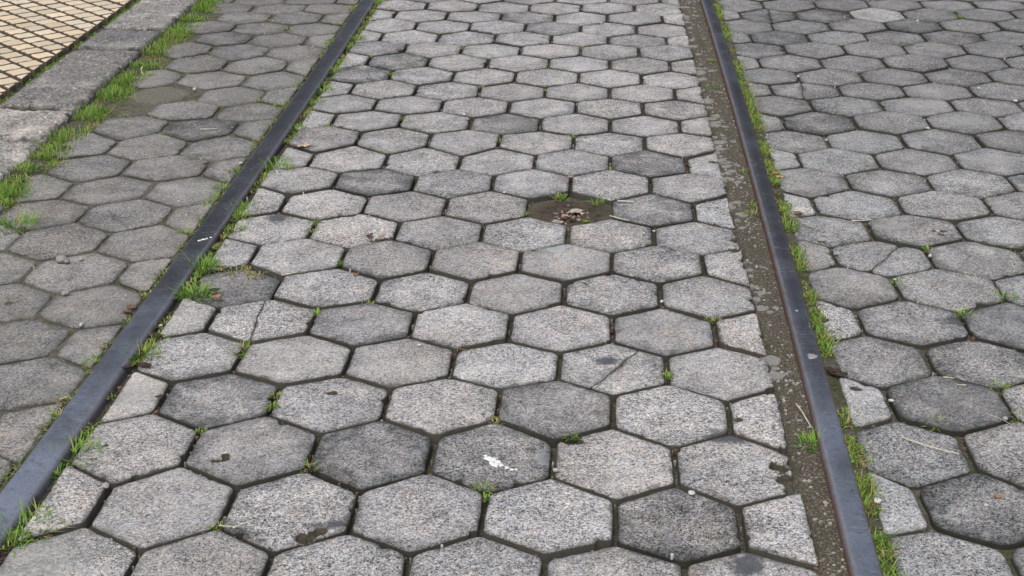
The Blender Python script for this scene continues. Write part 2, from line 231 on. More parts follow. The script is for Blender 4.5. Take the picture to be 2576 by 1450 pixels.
def mat_paver():
    k = NT('weathered_concrete')
    co = k.pos()
    oi = k.new('ShaderNodeObjectInfo')
    tone = oi.outputs['Color']
    # shift the pattern from stone to stone
    off = k.new('ShaderNodeVectorMath', operation='MULTIPLY_ADD')
    k.t.links.new(oi.outputs['Random'], off.inputs[0]); off.inputs[1].default_value = (37, 51, 23)
    k.t.links.new(co, off.inputs[2])
    co = off.outputs[0]
    n1 = k.noise(co, 400, 2.0, 0.65)
    n2 = k.noise(co, 170, 2.0, 0.6, 0.8)
    v1 = k.voro(co, 290, 'Color')
    sp = k.new('ShaderNodeSeparateColor'); k.t.links.new(v1, sp.inputs[0])
    n3 = k.noise(co, 26, 3.0, 0.6)
    n4 = k.noise(co, 9, 3.0, 0.55)
    g = k.math('ADD', k.rng(n1, .3, .7, -.78, .78), k.rng(n2, .3, .7, -.36, .36))
    g = k.math('ADD', g, k.rng(sp.outputs[0], 0, 1, -.42, .42))
    g = k.math('ADD', g, k.rng(n3, .3, .7, -.15, .15))
    g = k.math('ADD', g, k.rng(n4, .3, .7, -.16, .16))
    g = k.math('MULTIPLY', g, k.math('MULTIPLY', oi.outputs['Object Index'], .01))
    wn = k.rng(k.noise(k.pos(), 2.6, 4, .6, .5), .32, .68, -.17, .13)
    wn = k.math('ADD', wn, k.rng(k.noise(k.pos(), 7.5, 4, .65, .6), .35, .7, .08, -.16))
    g = k.math('ADD', g, wn)
    mul = k.math('MAXIMUM', k.math('ADD', g, 1.0), 0.10)
    col = k.mix(1.0, tone, k.ramp(sp.outputs[1], [(0, (.93, .98, 1.09)), (.45, (.99, 1, 1.01)), (.8, (1.02, .99, .97)), (1, (1.12, .98, .9))]), 'MULTIPLY')
    mm = k.new('ShaderNodeCombineColor')
    for i in range(3): k.t.links.new(mul, mm.inputs[i])
    col = k.mix(1.0, col, mm.outputs[0], 'MULTIPLY')
    # warm worn blotches
    wb = k.rng(k.noise(co, 13, 3, .6), .5, .72)
    col = k.mix(k.math('MULTIPLY', wb, .45), col, k.mix(1.0, col, (1.14, 1.03, .92), 'MULTIPLY'))
    # darker weathered scars
    ds = k.rng(k.noise(co, 17, 4, .65, .6), .58, .68)
    col = k.mix(k.math('MULTIPLY', ds, .38), col, k.mix(1.0, col, (.5, .52, .53), 'MULTIPLY'))
    # stains with their own outline
    st = k.attr('pale'); sn = k.noise(co, 55, 3, .65)
    pm = k.rng(k.math('ADD', st, k.rng(sn, .25, .75, -.45, .45)), .3, .95)
    col = k.mix(k.math('MULTIPLY', pm, .6), col, k.mix(k.rng(n1, .35, .65, .0, .35), (.37, .37, .35), (.22, .22, .21)))
    li = k.attr('lichen'); lm = k.rng(k.math('ADD', li, k.rng(sn, .25, .75, -.25, .25)), .45, .55)
    col = k.mix(k.math('MULTIPLY', lm, .8), col, (.40, .42, .42))
    dk = k.attr('dark'); dm = k.rng(k.math('ADD', dk, k.rng(sn, .25, .75, -.4, .4)), .35, .8)
    col = k.mix(k.math('MULTIPLY', dm, .92), col, (.075, .08, .092))
    # grime creeping in from the joints
    ed = k.attr('edge')
    en = k.noise(co, 40, 3, .65)
    em = k.rng(k.math('ADD', ed, k.rng(en, .25, .75, -.009, .009)), -.003, .009, 1, 0)
    col = k.mix(k.math('MULTIPLY', em, k.math('MAXIMUM', k.rng(k.noise(co, 6, 2), .3, .7, .35, .95), k.rng(ed, -.01, -.002, .97, 0))), col, k.mix(k.noise(co, 20, 2), (.042, .039, .031), (.074, .068, .052)))
    gl = oi.outputs['Alpha']
    bn = k.noise(co, 24, 4, .65, .4)
    bm_ = k.rng(k.math('ADD', ed, k.rng(bn, .25, .75, -.034, .034)), .0, .034, 1, 0)
    col = k.mix(k.math('MULTIPLY', bm_, gl), col, k.mix(1.0, col, (.50, .52, .52), 'MULTIPLY'))
    gb = k.rng(k.math('ADD', k.noise(co, 15, 4, .7), k.math('MULTIPLY', gl, .22)), .62, .78)
    col = k.mix(k.math('MULTIPLY', gb, k.math('MULTIPLY', gl, .8)), col, k.mix(1.0, col, (.58, .59, .6), 'MULTIPLY'))
    # soil lying in pits and broken edges
    di = k.attr('dirt')
    dmk = k.rng(k.math('ADD', di, k.rng(en, .25, .75, -.25, .25)), .3, .5)
    col = k.mix(dmk, col, k.mix(k.noise(co, 160, 2), (.018, .016, .012), (.10, .085, .06)))
    hgt = k.math('ADD', n1, k.math('MULTIPLY', sp.outputs[0], .5))
    k.bump(hgt, .55, .0022)
    return k.base(col, k.rng(n3, .3, .7, .72, .95), .3)

def mat_ground():
    k = NT('soil_and_moss')
    co = k.pos()
    n1 = k.noise(co, 260, 3, .7); n2 = k.noise(co, 45, 4, .65); n3 = k.noise(co, 7, 3, .6)
    soil = k.ramp(n1, [(.3, (.022, .02, .014)), (.5, (.062, .056, .042)), (.68, (.135, .125, .095)), (.8, (.26, .25, .22))])
    sand = k.ramp(n1, [(.3, (.05, .045, .033)), (.48, (.15, .14, .112)), (.66, (.24, .225, .19)), (.78, (.33, .32, .3))])
    silt = k.ramp(n1, [(.28, (.032, .026, .018)), (.46, (.076, .063, .045)), (.6, (.15, .132, .102)), (.7, (.42, .40, .37))])
    col = k.mix(k.attr('sandy'), soil, sand)
    col = k.mix(k.attr('silty'), col, silt)
    gv = k.voro(co, 130, 'Color'); s = k.new('ShaderNodeSeparateColor'); k.t.links.new(gv, s.inputs[0])
    gd = k.voro(co, 130, 'Distance')
    gm = k.math('MULTIPLY', k.math('MULTIPLY', k.rng(s.outputs[0], .72, .78), k.rng(gd, .32, .42, 1, 0)), k.rng(n2, .45, .6))
    col = k.mix(gm, col, k.mix(s.outputs[1], (.12, .115, .1), (.42, .4, .37)))
    moss = k.ramp(k.noise(co, 190, 3, .7), [(.3, (.018, .022, .006)), (.55, (.055, .062, .018)), (.75, (.11, .12, .04))])
    mk = k.math('MULTIPLY', k.rng(k.math('ADD', n2, k.math('MULTIPLY', n3, .6)), .72, .95), k.attr('mossy'))
    col = k.mix(mk, col, moss)
    mud = k.ramp(k.noise(co, 70, 4, .7), [(.3, (.026, .02, .015)), (.55, (.075, .06, .044)), (.75, (.13, .105, .08))])
    col = k.mix(k.attr('mud'), col, mud)
    k.bump(k.math('ADD', n1, n2), .8, .004)
    return k.base(col, .9, .25)

def mat_rail():
    k = NT('worn_rail_steel')
    co = k.pos()
    mp = k.new('ShaderNodeMapping'); k.t.links.new(co, mp.inputs[0]); mp.inputs['Scale'].default_value = (1, .12, 1)
    st = k.noise(mp.outputs[0], 260, 3, .6); fine = k.noise(co, 420, 2, .6); big = k.noise(co, 6, 4, .6)
    sc = k.new('ShaderNodeMapping'); k.t.links.new(co, sc.inputs[0])
    sc.inputs['Rotation'].default_value = (0, 0, .5); sc.inputs['Scale'].default_value = (.2, 1.7, 1)
    scr = k.noise(sc.outputs[0], 230, 2, .6, .3)
    near = k.attr('sky_tint')
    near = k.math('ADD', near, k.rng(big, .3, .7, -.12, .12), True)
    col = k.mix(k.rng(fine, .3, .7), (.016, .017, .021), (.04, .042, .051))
    col = k.mix(near, col, k.mix(k.rng(fine, .3, .7), (.115, .137, .175), (.195, .226, .28)))  # sky reflection painted into the near stretch: lighter, bluer base colour
    col = k.mix(k.rng(big, .35, .7), col, k.mix(1.0, col, (1.5, 1.5, 1.6), 'MULTIPLY'))
    sm = k.math('MULTIPLY', k.rng(scr, .585, .66), k.rng(k.noise(co, 11, 3), .42, .6))
    pit = k.rng(k.noise(co, 75, 5, .8), .52, .66)
    col = k.mix(k.math('MULTIPLY', pit, .7), col, k.mix(k.noise(co, 20, 2), k.mix(1.0, col, (.4, .37, .36), 'MULTIPLY'), (.07, .048, .038)))
    col = k.mix(k.math('MULTIPLY', sm, .62), col, (.30, .31, .34))
    worn_highlight = k.attr('worn_highlight')
    col = k.mix(k.math('MULTIPLY', worn_highlight, k.rng(st, .3, .7, .35, .8)), col, (.27, .29, .33))  # worn edges, with the bevel highlight painted into their colour
    rust = k.attr('rust')
    rm = k.math('MULTIPLY', rust, k.rng(k.noise(co, 50, 4, .7), .3, .5))
    col = k.mix(rm, col, k.mix(k.noise(co, 120, 2), (.06, .027, .015), (.2, .085, .045)))
    k.bump(k.math('ADD', fine, st), .25, .001)
    k.t.links.new(k.rng(rm, 0, 1, .35, 0), k.b.inputs['Metallic'])
    k.t.links.new(k.rng(near, 0, 1, .22, .5), k.b.inputs['Specular IOR Level'])
    m = k.base(col, k.rng(big, .3, .7, .5, .66), .3)
    return m

def mat_kerb():
    k = NT('exposed_aggregate')
    co = k.pos()
    oi = k.new('ShaderNodeObjectInfo')
    wv = k.noise(co, 30, 2)
    ad = k.new('ShaderNodeVectorMath', operation='MULTIPLY_ADD')
    k.t.links.new(wv, ad.inputs[0]); ad.inputs[1].default_value = (.02, .02, .02); k.t.links.new(co, ad.inputs[2])
    vc = k.voro(ad.outputs[0], 75, 'Color'); s = k.new('ShaderNodeSeparateColor'); k.t.links.new(vc, s.inputs[0])
    vd = k.voro(ad.outputs[0], 75, 'Distance')
    n1 = k.noise(co, 150, 3, .65); n2 = k.noise(co, 22, 3, .6); n3 = k.noise(co, 8, 4, .6)
    base = k.ramp(n1, [(.3, (.07, .068, .064)), (.5, (.22, .215, .205)), (.7, (.44, .43, .41))])
    stone = k.ramp(s.outputs[0], [(0, (.07, .075, .08)), (.4, (.2, .195, .19)), (.75, (.33, .285, .26)), (1, (.62, .6, .58))])
    mk = k.math('MULTIPLY', k.rng(vd, .3, .48, 1, 0), k.rng(s.outputs[1], .35, .5))
    col = k.mix(k.math('MULTIPLY', mk, .85), base, stone)
    col = k.mix(k.math('MULTIPLY', k.rng(n2, .52, .66), .55), col, k.mix(1.0, col, (.42, .44, .46), 'MULTIPLY'))
    col = k.mix(k.rng(n3, .54, .68, 0, .6), col, (.52, .48, .45))
    col = k.mix(1.0, col, oi.outputs['Color'], 'MULTIPLY')
    em = k.rng(k.math('ADD', k.attr('edge'), k.rng(n2, .3, .7, -.012, .012)), -.006, .012, 1, 0)
    col = k.mix(k.math('MULTIPLY', em, .9), col, (.035, .034, .028))
    k.bump(k.math('ADD', k.math('MULTIPLY', k.math('SUBTRACT', 1.0, vd), 1.1), n1), .9, .006)
    return k.base(col, .9, .3)

def mat_sett():
    k = NT('cream_sett')
    co = k.pos(); oi = k.new('ShaderNodeObjectInfo')
    n1 = k.noise(co, 300, 3, .6); n2 = k.noise(co, 35, 3, .6)
    col = k.ramp(n1, [(.25, (.49, .40, .275)), (.5, (.66, .555, .405)), (.75, (.80, .70, .54))])
    col = k.mix(k.rng(n2, .5, .72, 0, .5), col, k.mix(1.0, col, (.82, .77, .72), 'MULTIPLY'))
    col = k.mix(1.0, col, oi.outputs['Color'], 'MULTIPLY')
    em = k.rng(k.math('ADD', k.attr('edge'), k.rng(n2, .3, .7, -.004, .004)), -.004, .003, 1, 0)
    col = k.mix(em, col, (.11, .088, .066))
    k.bump(n1, .4, .0015)
    return k.base(col, .8, .35)

def mat_grass():
    k = NT('grass_blade')
    tone = k.attr('tone')
    col = k.ramp(tone, [(0, (.045, .11, .018)), (.22, (.12, .26, .032)), (.42, (.24, .43, .065)), (.55, (.31, .45, .09)), (.68, (.40, .38, .11)),
                        (.82, (.44, .34, .17)), (.93, (.20, .125, .06)), (1, (.10, .055, .03))])
    k.t.links.new(col, k.b.inputs['Base Color'])
    k.b.inputs['Roughness'].default_value = .55; k.b.inputs['Specular IOR Level'].default_value = .35
    tr = k.new('ShaderNodeBsdfTranslucent'); k.t.links.new(col, tr.inputs[0])
    ms = k.new('ShaderNodeMixShader'); ms.inputs[0].default_value = .3
    k.t.links.new(k.b.outputs[0], ms.inputs[1]); k.t.links.new(tr.outputs[0], ms.inputs[2])
    k.t.links.new(ms.outputs[0], k.out.inputs[0])
    return k.m

def mat_leaf():
    k = NT('dead_leaf')
    co = k.pos(); oi = k.new('ShaderNodeObjectInfo')
    n = k.noise(co, 120, 3, .65)
    col = k.mix(1.0, oi.outputs['Color'], k.ramp(n, [(.3, (.5, .48, .46)), (.5, (1, 1, 1)), (.75, (1.4, 1.32, 1.2))]), 'MULTIPLY')
    k.bump(n, .5, .001)
    return k.base(col, .7, .3)

def mat_pebble():
    k = NT('pebble_stone')
    co = k.pos(); oi = k.new('ShaderNodeObjectInfo')
    col = k.mix(1.0, oi.outputs['Color'], k.ramp(k.noise(co, 220, 3, .65), [(.3, (.6, .6, .6)), (.7, (1.2, 1.2, 1.2))]), 'MULTIPLY')
    return k.base(col, .7, .4)

def mat_twig():
    k = NT('dry_stalk')
    co = k.pos(); oi = k.new('ShaderNodeObjectInfo')
    col = k.mix(1.0, oi.outputs['Color'], k.ramp(k.noise(co, 240, 3, .65), [(.3, (.65, .63, .6)), (.7, (1.2, 1.18, 1.1))]), 'MULTIPLY')
    return k.base(col, .7, .35)

def mat_splash():
    k = NT('dried_white_splash')
    co = k.pos()
    col = k.ramp(k.noise(co, 300, 3, .65), [(.25, (.5, .5, .49)), (.5, (.78, .78, .77)), (.7, (.84, .84, .84))])
    return k.base(col, .7, .35)

MP, MG, MR, MK, MS_, MGR = mat_paver(), mat_ground(), mat_rail(), mat_kerb(), mat_sett(), mat_grass()
ML, MPB, MT, MSP = mat_leaf(), mat_pebble(), mat_twig(), mat_splash()

# ---------------------------------------------------------------- lines of the site
def fit(pts, deg):
    p = np.array(pts, float) / 1000.0
    return np.poly1d(np.polyfit(p[:, 1], p[:, 0], deg))
rl_a, rl_b = fit(RAIL_LEFT_EDGE, 2), fit(RAIL_LEFT_EDGE2, 2)
rr_a, rr_b = fit(RAIL_RIGHT_EDGE, 2), fit(RAIL_RIGHT_EDGE2, 2)
rail_l = lambda y: 0.5 * (rl_a(y) + rl_b(y))
rail_r = lambda y: 0.5 * (rr_a(y) + rr_b(y)) + .0022
dirt_e = fit(DIRT_EDGE, 1)
kerb_i, kerb_o = fit(KERB_INNER, 1), fit(KERB_OUTER, 1)
WL, WR = 0.0268, 0.0208          # half widths of the rail heads

def line_half(fn, off, keep_left):
    """half plane bounded by a nearly straight x(y) line"""
    def f(poly):
        ys = [p[1] for p in poly]; y0, y1 = min(ys) - .01, max(ys) + .01
        x0, x1 = fn(y0) + off, fn(y1) + off
        nx, ny = (y1 - y0), -(x1 - x0)
        L = math.hypot(nx, ny); nx /= L; ny /= L
        d = nx * x0 + ny * y0
        return clip_half(poly, nx, ny, d) if keep_left else clip_half(poly, -nx, -ny, -d)
    return f

# ---------------------------------------------------------------- pavers
TON = [(M(t), t[2]) for t in TONES]
STN = [(M(s), s[2], s[3], s[4]) for s in STAINS]
PIT = [(M(s), s[2], s[3]) for s in PITS]
CRK = [((c[0] / 1000, c[1] / 1000), (c[2] / 1000, c[3] / 1000)) for c in CRACKS]

class Band:
    def __init__(self, name, rows, ang, w, phrase, clips, gap, tone):
        self.name, self.phrase, self.clips, self.gap, self.tone = name, phrase, clips, gap, tone
        self.rows = [[M(q) for q in r] for r in rows]
        a = math.radians(ang)
        self.u = (math.cos(a), math.sin(a)); self.v = (-math.sin(a), math.cos(a)); self.w = w
        self.s = 0.1156
    def hexes(self):
        u, v, s = self.u, self.v, self.s
        for r, row in enumerate(self.rows):
            for k in range(len(row) - 1):
                a, b = row[k], row[k + 1]
                c = ((a[0] + b[0]) / 2, (a[1] + b[1]) / 2)
                def far(rr, sg):
                    e = (c[0] + v[0] * 1.5 * s * sg, c[1] + v[1] * 1.5 * s * sg)
                    if 0 <= rr < len(self.rows):
                        q = min(self.rows[rr], key=lambda j: math.hypot(j[0] - e[0], j[1] - e[1]))
                        if math.hypot(q[0] - e[0], q[1] - e[1]) < 0.06: e = q
                    return (e[0] - v[0] * s / 2 * sg, e[1] - v[1] * s / 2 * sg)
                top, bot = far(r + 1, 1), far(r - 1, -1)
                h = s / 2
                poly = [(a[0] + v[0] * h, a[1] + v[1] * h), (a[0] - v[0] * h, a[1] - v[1] * h), bot,
                        (b[0] - v[0] * h, b[1] - v[1] * h), (b[0] + v[0] * h, b[1] + v[1] * h), top]
                yield r, k, c, poly

BANDS = [
    Band('mid', JOINTS_MID, -3.7, .2, 'between the rails', [line_half(rail_l, WL + .014, False), line_half(dirt_e, 0, True)], .0041, .285),
    Band('left', JOINTS_LEFT, -4.29, .203, 'left of both rails', [line_half(rail_l, -WL - .008, True), line_half(kerb_o, .035, False)], .0032, .175),
    Band('right', JOINTS_RIGHT, -1.8, .207, 'right of both rails', [line_half(rail_r, WR + .020, False)], .0034, .225),
]

def build_stone(loops, z0, tilt, near, rough_edge, base_c, rnd=.007, drop=1.0, crack=None):
    """one paving stone (one or two pieces when cracked) -> verts, faces, attributes"""
    V, Fc, A = [], [], {'edge': [], 'pale': [], 'dark': [], 'lichen': [], 'dirt': []}
    step = .0042 if near == 2 else (.0065 if near == 1 else .011)
    for loop in loops:
        if len(loop) < 3: continue
        if area(loop) < 0: loop = loop[::-1]
        pts = resample(chaikin(loop, .22, 2, rnd), step)
        cx = sum(p[0] for p in pts) / len(pts); cy = sum(p[1] for p in pts) / len(pts)
        q = []
        sd = random.uniform(0, 100)
        for x, y in pts:
            r = math.hypot(x - cx, y - cy)
            j = .0011 * nz(x * 90, y * 90, sd) + .0016 * nz(x * 28, y * 28, sd + 5)
            ch = nz(x * 34, y * 34, sd + 9)
            if ch > rough_edge: j -= (ch - rough_edge) * .035
            oc = crack and abs(crack[0] * x + crack[1] * y - crack[2]) < .002
            if oc:
                t = -crack[1] * x + crack[0] * y
                w = .0055 * nz(t * 22, 1.7, crack[2]) + .0028 * nz(t * 75, 4.1, crack[2])
                q.append((x + crack[0] * w, y + crack[1] * w)); continue
            de = dirt_e(y) - x
            if -.01 < de < .02: j -= .016 * max(0, nz(y * 30, 5.5) + .55 * nz(y * 95, 2.2) - .12)
            f = 1 + (j - .0004) / max(r, .01)
            q.append((cx + (x - cx) * f, cy + (y - cy) * f))
        pts = q
        N = len(pts)
        R = min(math.hypot(x - cx, y - cy) for x, y in pts)
        ds = [0, 0, .0022, .0055, .010]
        nin = (20 if near == 2 else 7 if near == 1 else 3)
        ds += [.010 + (R * .92 - .010) * (i + 1) / nin for i in range(nin)] if R > .02 else []
        zs = [-.045, -.0036 * drop, -.0012 * drop, -.0003] + [0] * 99
        b0 = len(V)
        for ri, d in enumerate(ds):
            for x, y in pts:
                r = math.hypot(x - cx, y - cy)
                t = min(d / r, .96) if d <= .0101 else min((.010 + (d - .010) * (r - .010) / max(R - .010, .001)) / r, .97)
                px, py = x + (cx - x) * t, y + (cy - y) * t
                V.append([px, py, zs[ri], t * r if ri > 1 else -.012, ri])
        V.append([cx, cy, 0, R, 9])
        for ri in range(len(ds) - 1):
            for i in range(N):
                a, b = b0 + ri * N + i, b0 + ri * N + (i + 1) % N
                Fc.append((a, b, b + N, a + N))
        last = b0 + (len(ds) - 1) * N
        for i in range(N):
            Fc.append((last + i, last + (i + 1) % N, len(V) - 1))
    out = []
    sd = random.uniform(0, 50)
    pits = [p for p in PIT if math.hypot(p[0][0] - base_c[0], p[0][1] - base_c[1]) < .16]
    stns = [p for p in STN if math.hypot(p[0][0] - base_c[0], p[0][1] - base_c[1]) < .2]
    for x, y, z, d, ri in V:
        dirt = pale = dark = lich = 0.0
        if ri >= 1:
            z += z0 + tilt[0] * (x - base_c[0]) + tilt[1] * (y - base_c[1]) + .0012 * nz(x * 11, y * 11, sd) + .0005 * nz(x * 55, y * 55, sd)
            for (qx, qy), r, dep in pits:
                e = math.hypot(x - qx, y - qy) / r + .35 * nz(x * 70, y * 70, 3.3)
                if e < 1.25:
                    m = max(0, min(1, (1.25 - e) / .5)); z -= dep * m * m * (3 - 2 * m); dirt = max(dirt, m)
        for (qx, qy), rx, ry, kd in stns:
            e = 1.25 - math.hypot((x - qx) / rx, (y - qy) / ry) * .75
            e = max(0, min(1, e))
            if kd == 1: pale = max(pale, e)
            elif kd == 2: lich = max(lich, e)
            else: dark = max(dark, e)
        out.append((x, y, z))
        A['edge'].append(d); A['pale'].append(pale); A['dark'].append(dark); A['lichen'].append(lich); A['dirt'].append(dirt)
    return out, Fc, A

HOLE_P, PATCH_P = M(HOLE), M(DIRT_PATCH)
STONES = []        # every laid stone: centre, band, row, place in row
for B in BANDS:
    rowlist = {}
    for r, k, c, poly in B.hexes():
        full = area(poly[::-1]) if area(poly) < 0 else area(poly)
        full = abs(area(poly))
        p = poly
        for f in B.clips:
            p = f(p)
            if len(p) < 3: break
        if len(p) < 3 or abs(area(p)) < .0035: continue
        cc = (sum(q[0] for q in p) / len(p), sum(q[1] for q in p) / len(p))
        vis = any(in_view((q[0] * .85 + cc[0] * .15, q[1] * .85 + cc[1] * .15)) for q in p) or in_view(cc)
        if not vis: continue
        cut = abs(area(p)) < full * .8
        if B.name == 'mid' and math.hypot(c[0] - HOLE_P[0], c[1] - HOLE_P[1]) < .07: continue
        if B.name == 'left' and math.hypot(c[0] - PATCH_P[0], c[1] - PATCH_P[1]) < .07: continue
        rowlist.setdefault(r, []).append((cc, p, cut))
    rank = 0
    for r in sorted(rowlist):
        rank += 1
        for i, (cc, p, cut) in enumerate(sorted(rowlist[r], key=lambda e: e[0][0])):
            STONES.append(dict(c=cc, poly=p, cut=cut, band=B, row=rank, i=i + 1))

for S in STONES:
    c, B = S['c'], S['band']
    x, y = c
    near = 2 if y < 2.6 else 1 if y < 3.9 else 0
    # colour of the cast stone itself
    t = B.tone
    if B.name == 'mid': t = .355 + .005 * min(1, (y - 1.7) / 2) + (.02 if S['cut'] else 0)
    if B.name == 'left': t = .245 - .03 * min(1, max(0, (y - 3.5) / 1.5)) + (.03 if y < 2.05 else 0) + (.02 if S['cut'] else 0)
    if B.name == 'right': t = .315 - .085 * min(1, max(0, (y - 3.2) / 1.6)) + (.05 if S['cut'] else 0)
    t *= random.uniform(.93, 1.07)
    special = None
    grime = random.uniform(.25, .7) if B.name == 'mid' else random.uniform(.3, .75)
    for q, tv in TON:
        if math.hypot(q[0] - x, q[1] - y) < (.075 if not S['cut'] else .06):
            special = tv; t = max(t * 1.06, tv * 1.12) if tv > .28 else t * .68 + tv * .32
            grime = 1.0 if tv < .21 else .75 if tv < .28 else .2
    warm = {'mid': (1.022, .99, .955), 'left': (1.025, .99, .925), 'right': (1.0, .99, .965)}[B.name]
    wj = random.uniform(-.018, .012)
    S['tone'] = t
    gap = B.gap * random.uniform(.9, 1.12)
    loop = inset(S['poly'], gap)
    if len(loop) < 3: continue
    loops = [loop]; crack = None
    for p, q in CRK:
        m = ((p[0] + q[0]) / 2, (p[1] + q[1]) / 2)
        if math.hypot(m[0] - x, m[1] - y) < .075:
            loops = [h for L in loops for h in seg_x(L, p, q)]
            S['cracked'] = True
            nx, ny = -(q[1] - p[1]), q[0] - p[0]
            LL = math.hypot(nx, ny); crack = (nx / LL, ny / LL, (nx * p[0] + ny * p[1]) / LL)
    z0 = random.uniform(-.0025, .0025)
    if special and special < .14: z0 -= .005
    tilt = (random.uniform(-.012, .012), random.uniform(-.012, .012))
    v, f, A = build_stone(loops, z0, tilt, near, random.uniform(.40, .6), c, random.uniform(.003, .008) if B.name == 'mid' else random.uniform(.006, .014), random.uniform(.25, .4) if crack else 1.0, crack)
    name = 'cut_paver' if S['cut'] else 'hexagonal_paver'
    o = mesh_obj(name, v, f, MP, A, loc=(x, y, 0))
    o.color = (t * (warm[0] + wj), t * warm[1], t * (warm[2] - wj), grime)
    S['obj'] = o
    o.pass_index = int(100 * (random.uniform(.62, .92) if B.name == 'left' else random.uniform(.7, 1.12)))
    S['pit'] = any(math.hypot(p[0][0] - x, p[0][1] - y) < .085 and p[1] > .012 for p in PIT)
    word = 'very dark' if special and special < .14 else 'dark' if special and special < .22 else 'pale' if special and special > .31 else 'mid'
    state = 'cracked ' if S.get('cracked') else 'chipped ' if S['pit'] and word != 'very dark' else ''
    shape = 'half paver' if S['cut'] else 'hexagonal paver'
    tag(o, f"{state}{word} grey {shape}, {ORD[S['i']]} from left in row {NUM[S['row']]} {B.phrase}", 'paving stone',
        f"paving stones {B.phrase}")

def near_stone(x, y):
    return min(STONES, key=lambda s: (s['c'][0] - x) ** 2 + (s['c'][1] - y) ** 2)
def where(x, y, on=False):
    s = near_stone(x, y)
    dx, dy = x - s['c'][0], y - s['c'][1]
    if on or math.hypot(dx, dy) < .055: side = 'on'
    elif abs(dx) > abs(dy): side = 'at right of' if dx > 0 else 'at left of'
    else: side = 'beyond' if dy > 0 else 'before'
    return f"{side} {ORD[s['i']]} paver in row {NUM[s['row']]} {s['band'].phrase.replace(' the ', ' ').replace(' both ', ' ')}"

# ---------------------------------------------------------------- ground under everything
def zone(x, y):
    """height and soil kind at a point"""
    sandy = silty = mud = 0.0; mossy = .45
    xl, xr = rail_l(y), rail_r(y)
    z = -.015
    if x < kerb_o(y) - .01:
        z = -.002; sandy = .0; mossy = .12
    elif x < xl:
        z = -.0045; sandy = .62; mossy = .75
        e = x - kerb_o(y)
        if e < .06: z = .0 ; mossy = .9; sandy = .2
        if math.hypot((x - PATCH_P[0]) / .085, (y - PATCH_P[1]) / .09) < 1: z = -.0005; sandy = 1; mossy = .0
    elif x < dirt_e(y) - .002:
        z = -.019; sandy = .22; mossy = .6
        d = math.hypot((x - HOLE_P[0]) / .11, (y - HOLE_P[1]) / .1)
        if d < 1.3:
            m = max(0, min(1, (1.3 - d) / .35)); z = -.019 + .009 * m - .008 * max(0, 1 - d * 1.6)
            silty = m; mud = max(0, min(1, (1.0 - d) * 2.6)); sandy = 0; mossy = .5
    elif x < xr:
        z = -.0045 + .004 * max(0, nz(x * 25, y * 10, 9)); silty = .9; mossy = .14 + .2 * nz(x * 14, y * 8)
    else:
        z = -.011; sandy = .34; mossy = .8
        if x - xr < .06: z = -.004; mossy = 1
    if abs(x - xl) < .05 and x > xl: z = -.012; sandy = 0
    if abs(x - xl) < .045 and x < xl: z = -.004; mossy = .95; sandy = .4
    return z, sandy, silty, mossy, mud

def build_ground():
    xs = list(np.arange(-2.3, 2.3001, .0125)); ys = list(np.arange(1.3, 6.4, .0125))
    xs = [-40, -10, -4] + xs + [4, 10, 40]; ys = [-30, -6, .2] + ys + [8.5, 14, 60]
    nx, ny = len(xs), len(ys)
    V, A = [], {'sandy': [], 'silty': [], 'mossy': [], 'mud': []}
    for y in ys:
        for x in xs:
            if -2.4 < x < 2.4 and 1.2 < y < 6.5:
                z, s, t, m, d = zone(x, y)
                if d > .05: z += d * (.0045 * nz(x * 70, y * 70, 3) + .003 * nz(x * 150, y * 150, 3))
                z += .0022 * nz(x * 45, y * 45) + .003 * nz(x * 13, y * 13, 4)
            else: z, s, t, m, d = -.03, .4, .2, .6, 0
            V.append((x, y, z)); A['sandy'].append(s); A['silty'].append(t); A['mossy'].append(m); A['mud'].append(d)
    Fc = [(j * nx + i, j * nx + i + 1, (j + 1) * nx + i + 1, (j + 1) * nx + i) for j in range(ny - 1) for i in range(nx - 1)]
    tag(mesh_obj('ground', V, Fc, MG, A), kind='structure')
build_ground()

# ---------------------------------------------------------------- rails
def build_rail(name, fn, hw, top, label, edge_w, y0=.3, y1=9.5):
    prof = [(-hw - .003, -.05), (-hw - .003, top - .010), (-hw - .0012, top - .005), (-hw + .003, top - .0012), (-hw + .008, top), (0, top + .0006),
            (hw - .008, top), (hw - .003, top - .0012), (hw + .0012, top - .005), (hw + .003, top - .010), (hw + .003, -.05)]
    rust = [1, 1, .8, .12, 0, 0, 0, 0.12, .8, 1, 1]
    worn_highlight = [0, 0, .5, 1, .25, .08, .25, 1, .5, 0, 0]
    ys = np.arange(y0, y1, .03)
    V, A = [], {'rust': [], 'worn_highlight': [], 'sky_tint': []}
    P = len(prof)
    for y in ys:
        yy = min(max(y, 1.4), 6.2)
        sl = (fn(yy + .01) - fn(yy - .01)) / .02
        x = fn(yy) + sl * (y - yy)
        for (px, pz), r, w in zip(prof, rust, worn_highlight):
            j = .0007 * nz(y * 18, px * 50, 2) + .0007 * nz(y * 60, px * 90, 8)
            V.append((x + px + j, y, pz + (.0006 * nz(y * 9, px * 30, 6) if pz > 0 else 0)))
            A['rust'].append(r * (.85 if edge_w[0] > .5 else .3)); A['worn_highlight'].append(w * edge_w[0 if px < 0 else 1]); A['sky_tint'].append(max(0, min(1, (2.9 - y) / .95)) * (1 if edge_w[0] < .5 else .62))  # painted sky tint fades out along the rail with distance
    Fc = [(i * P + k, i * P + k + 1, (i + 1) * P + k + 1, (i + 1) * P + k) for i in range(len(ys) - 1) for k in range(P - 1)]
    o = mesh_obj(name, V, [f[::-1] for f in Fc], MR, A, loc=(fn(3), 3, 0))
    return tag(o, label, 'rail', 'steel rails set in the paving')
build_rail('steel_rail', rail_l, WL, .0085, 'left dark steel rail, plain flat top, with grass clumps along its right side', (.2, .8))
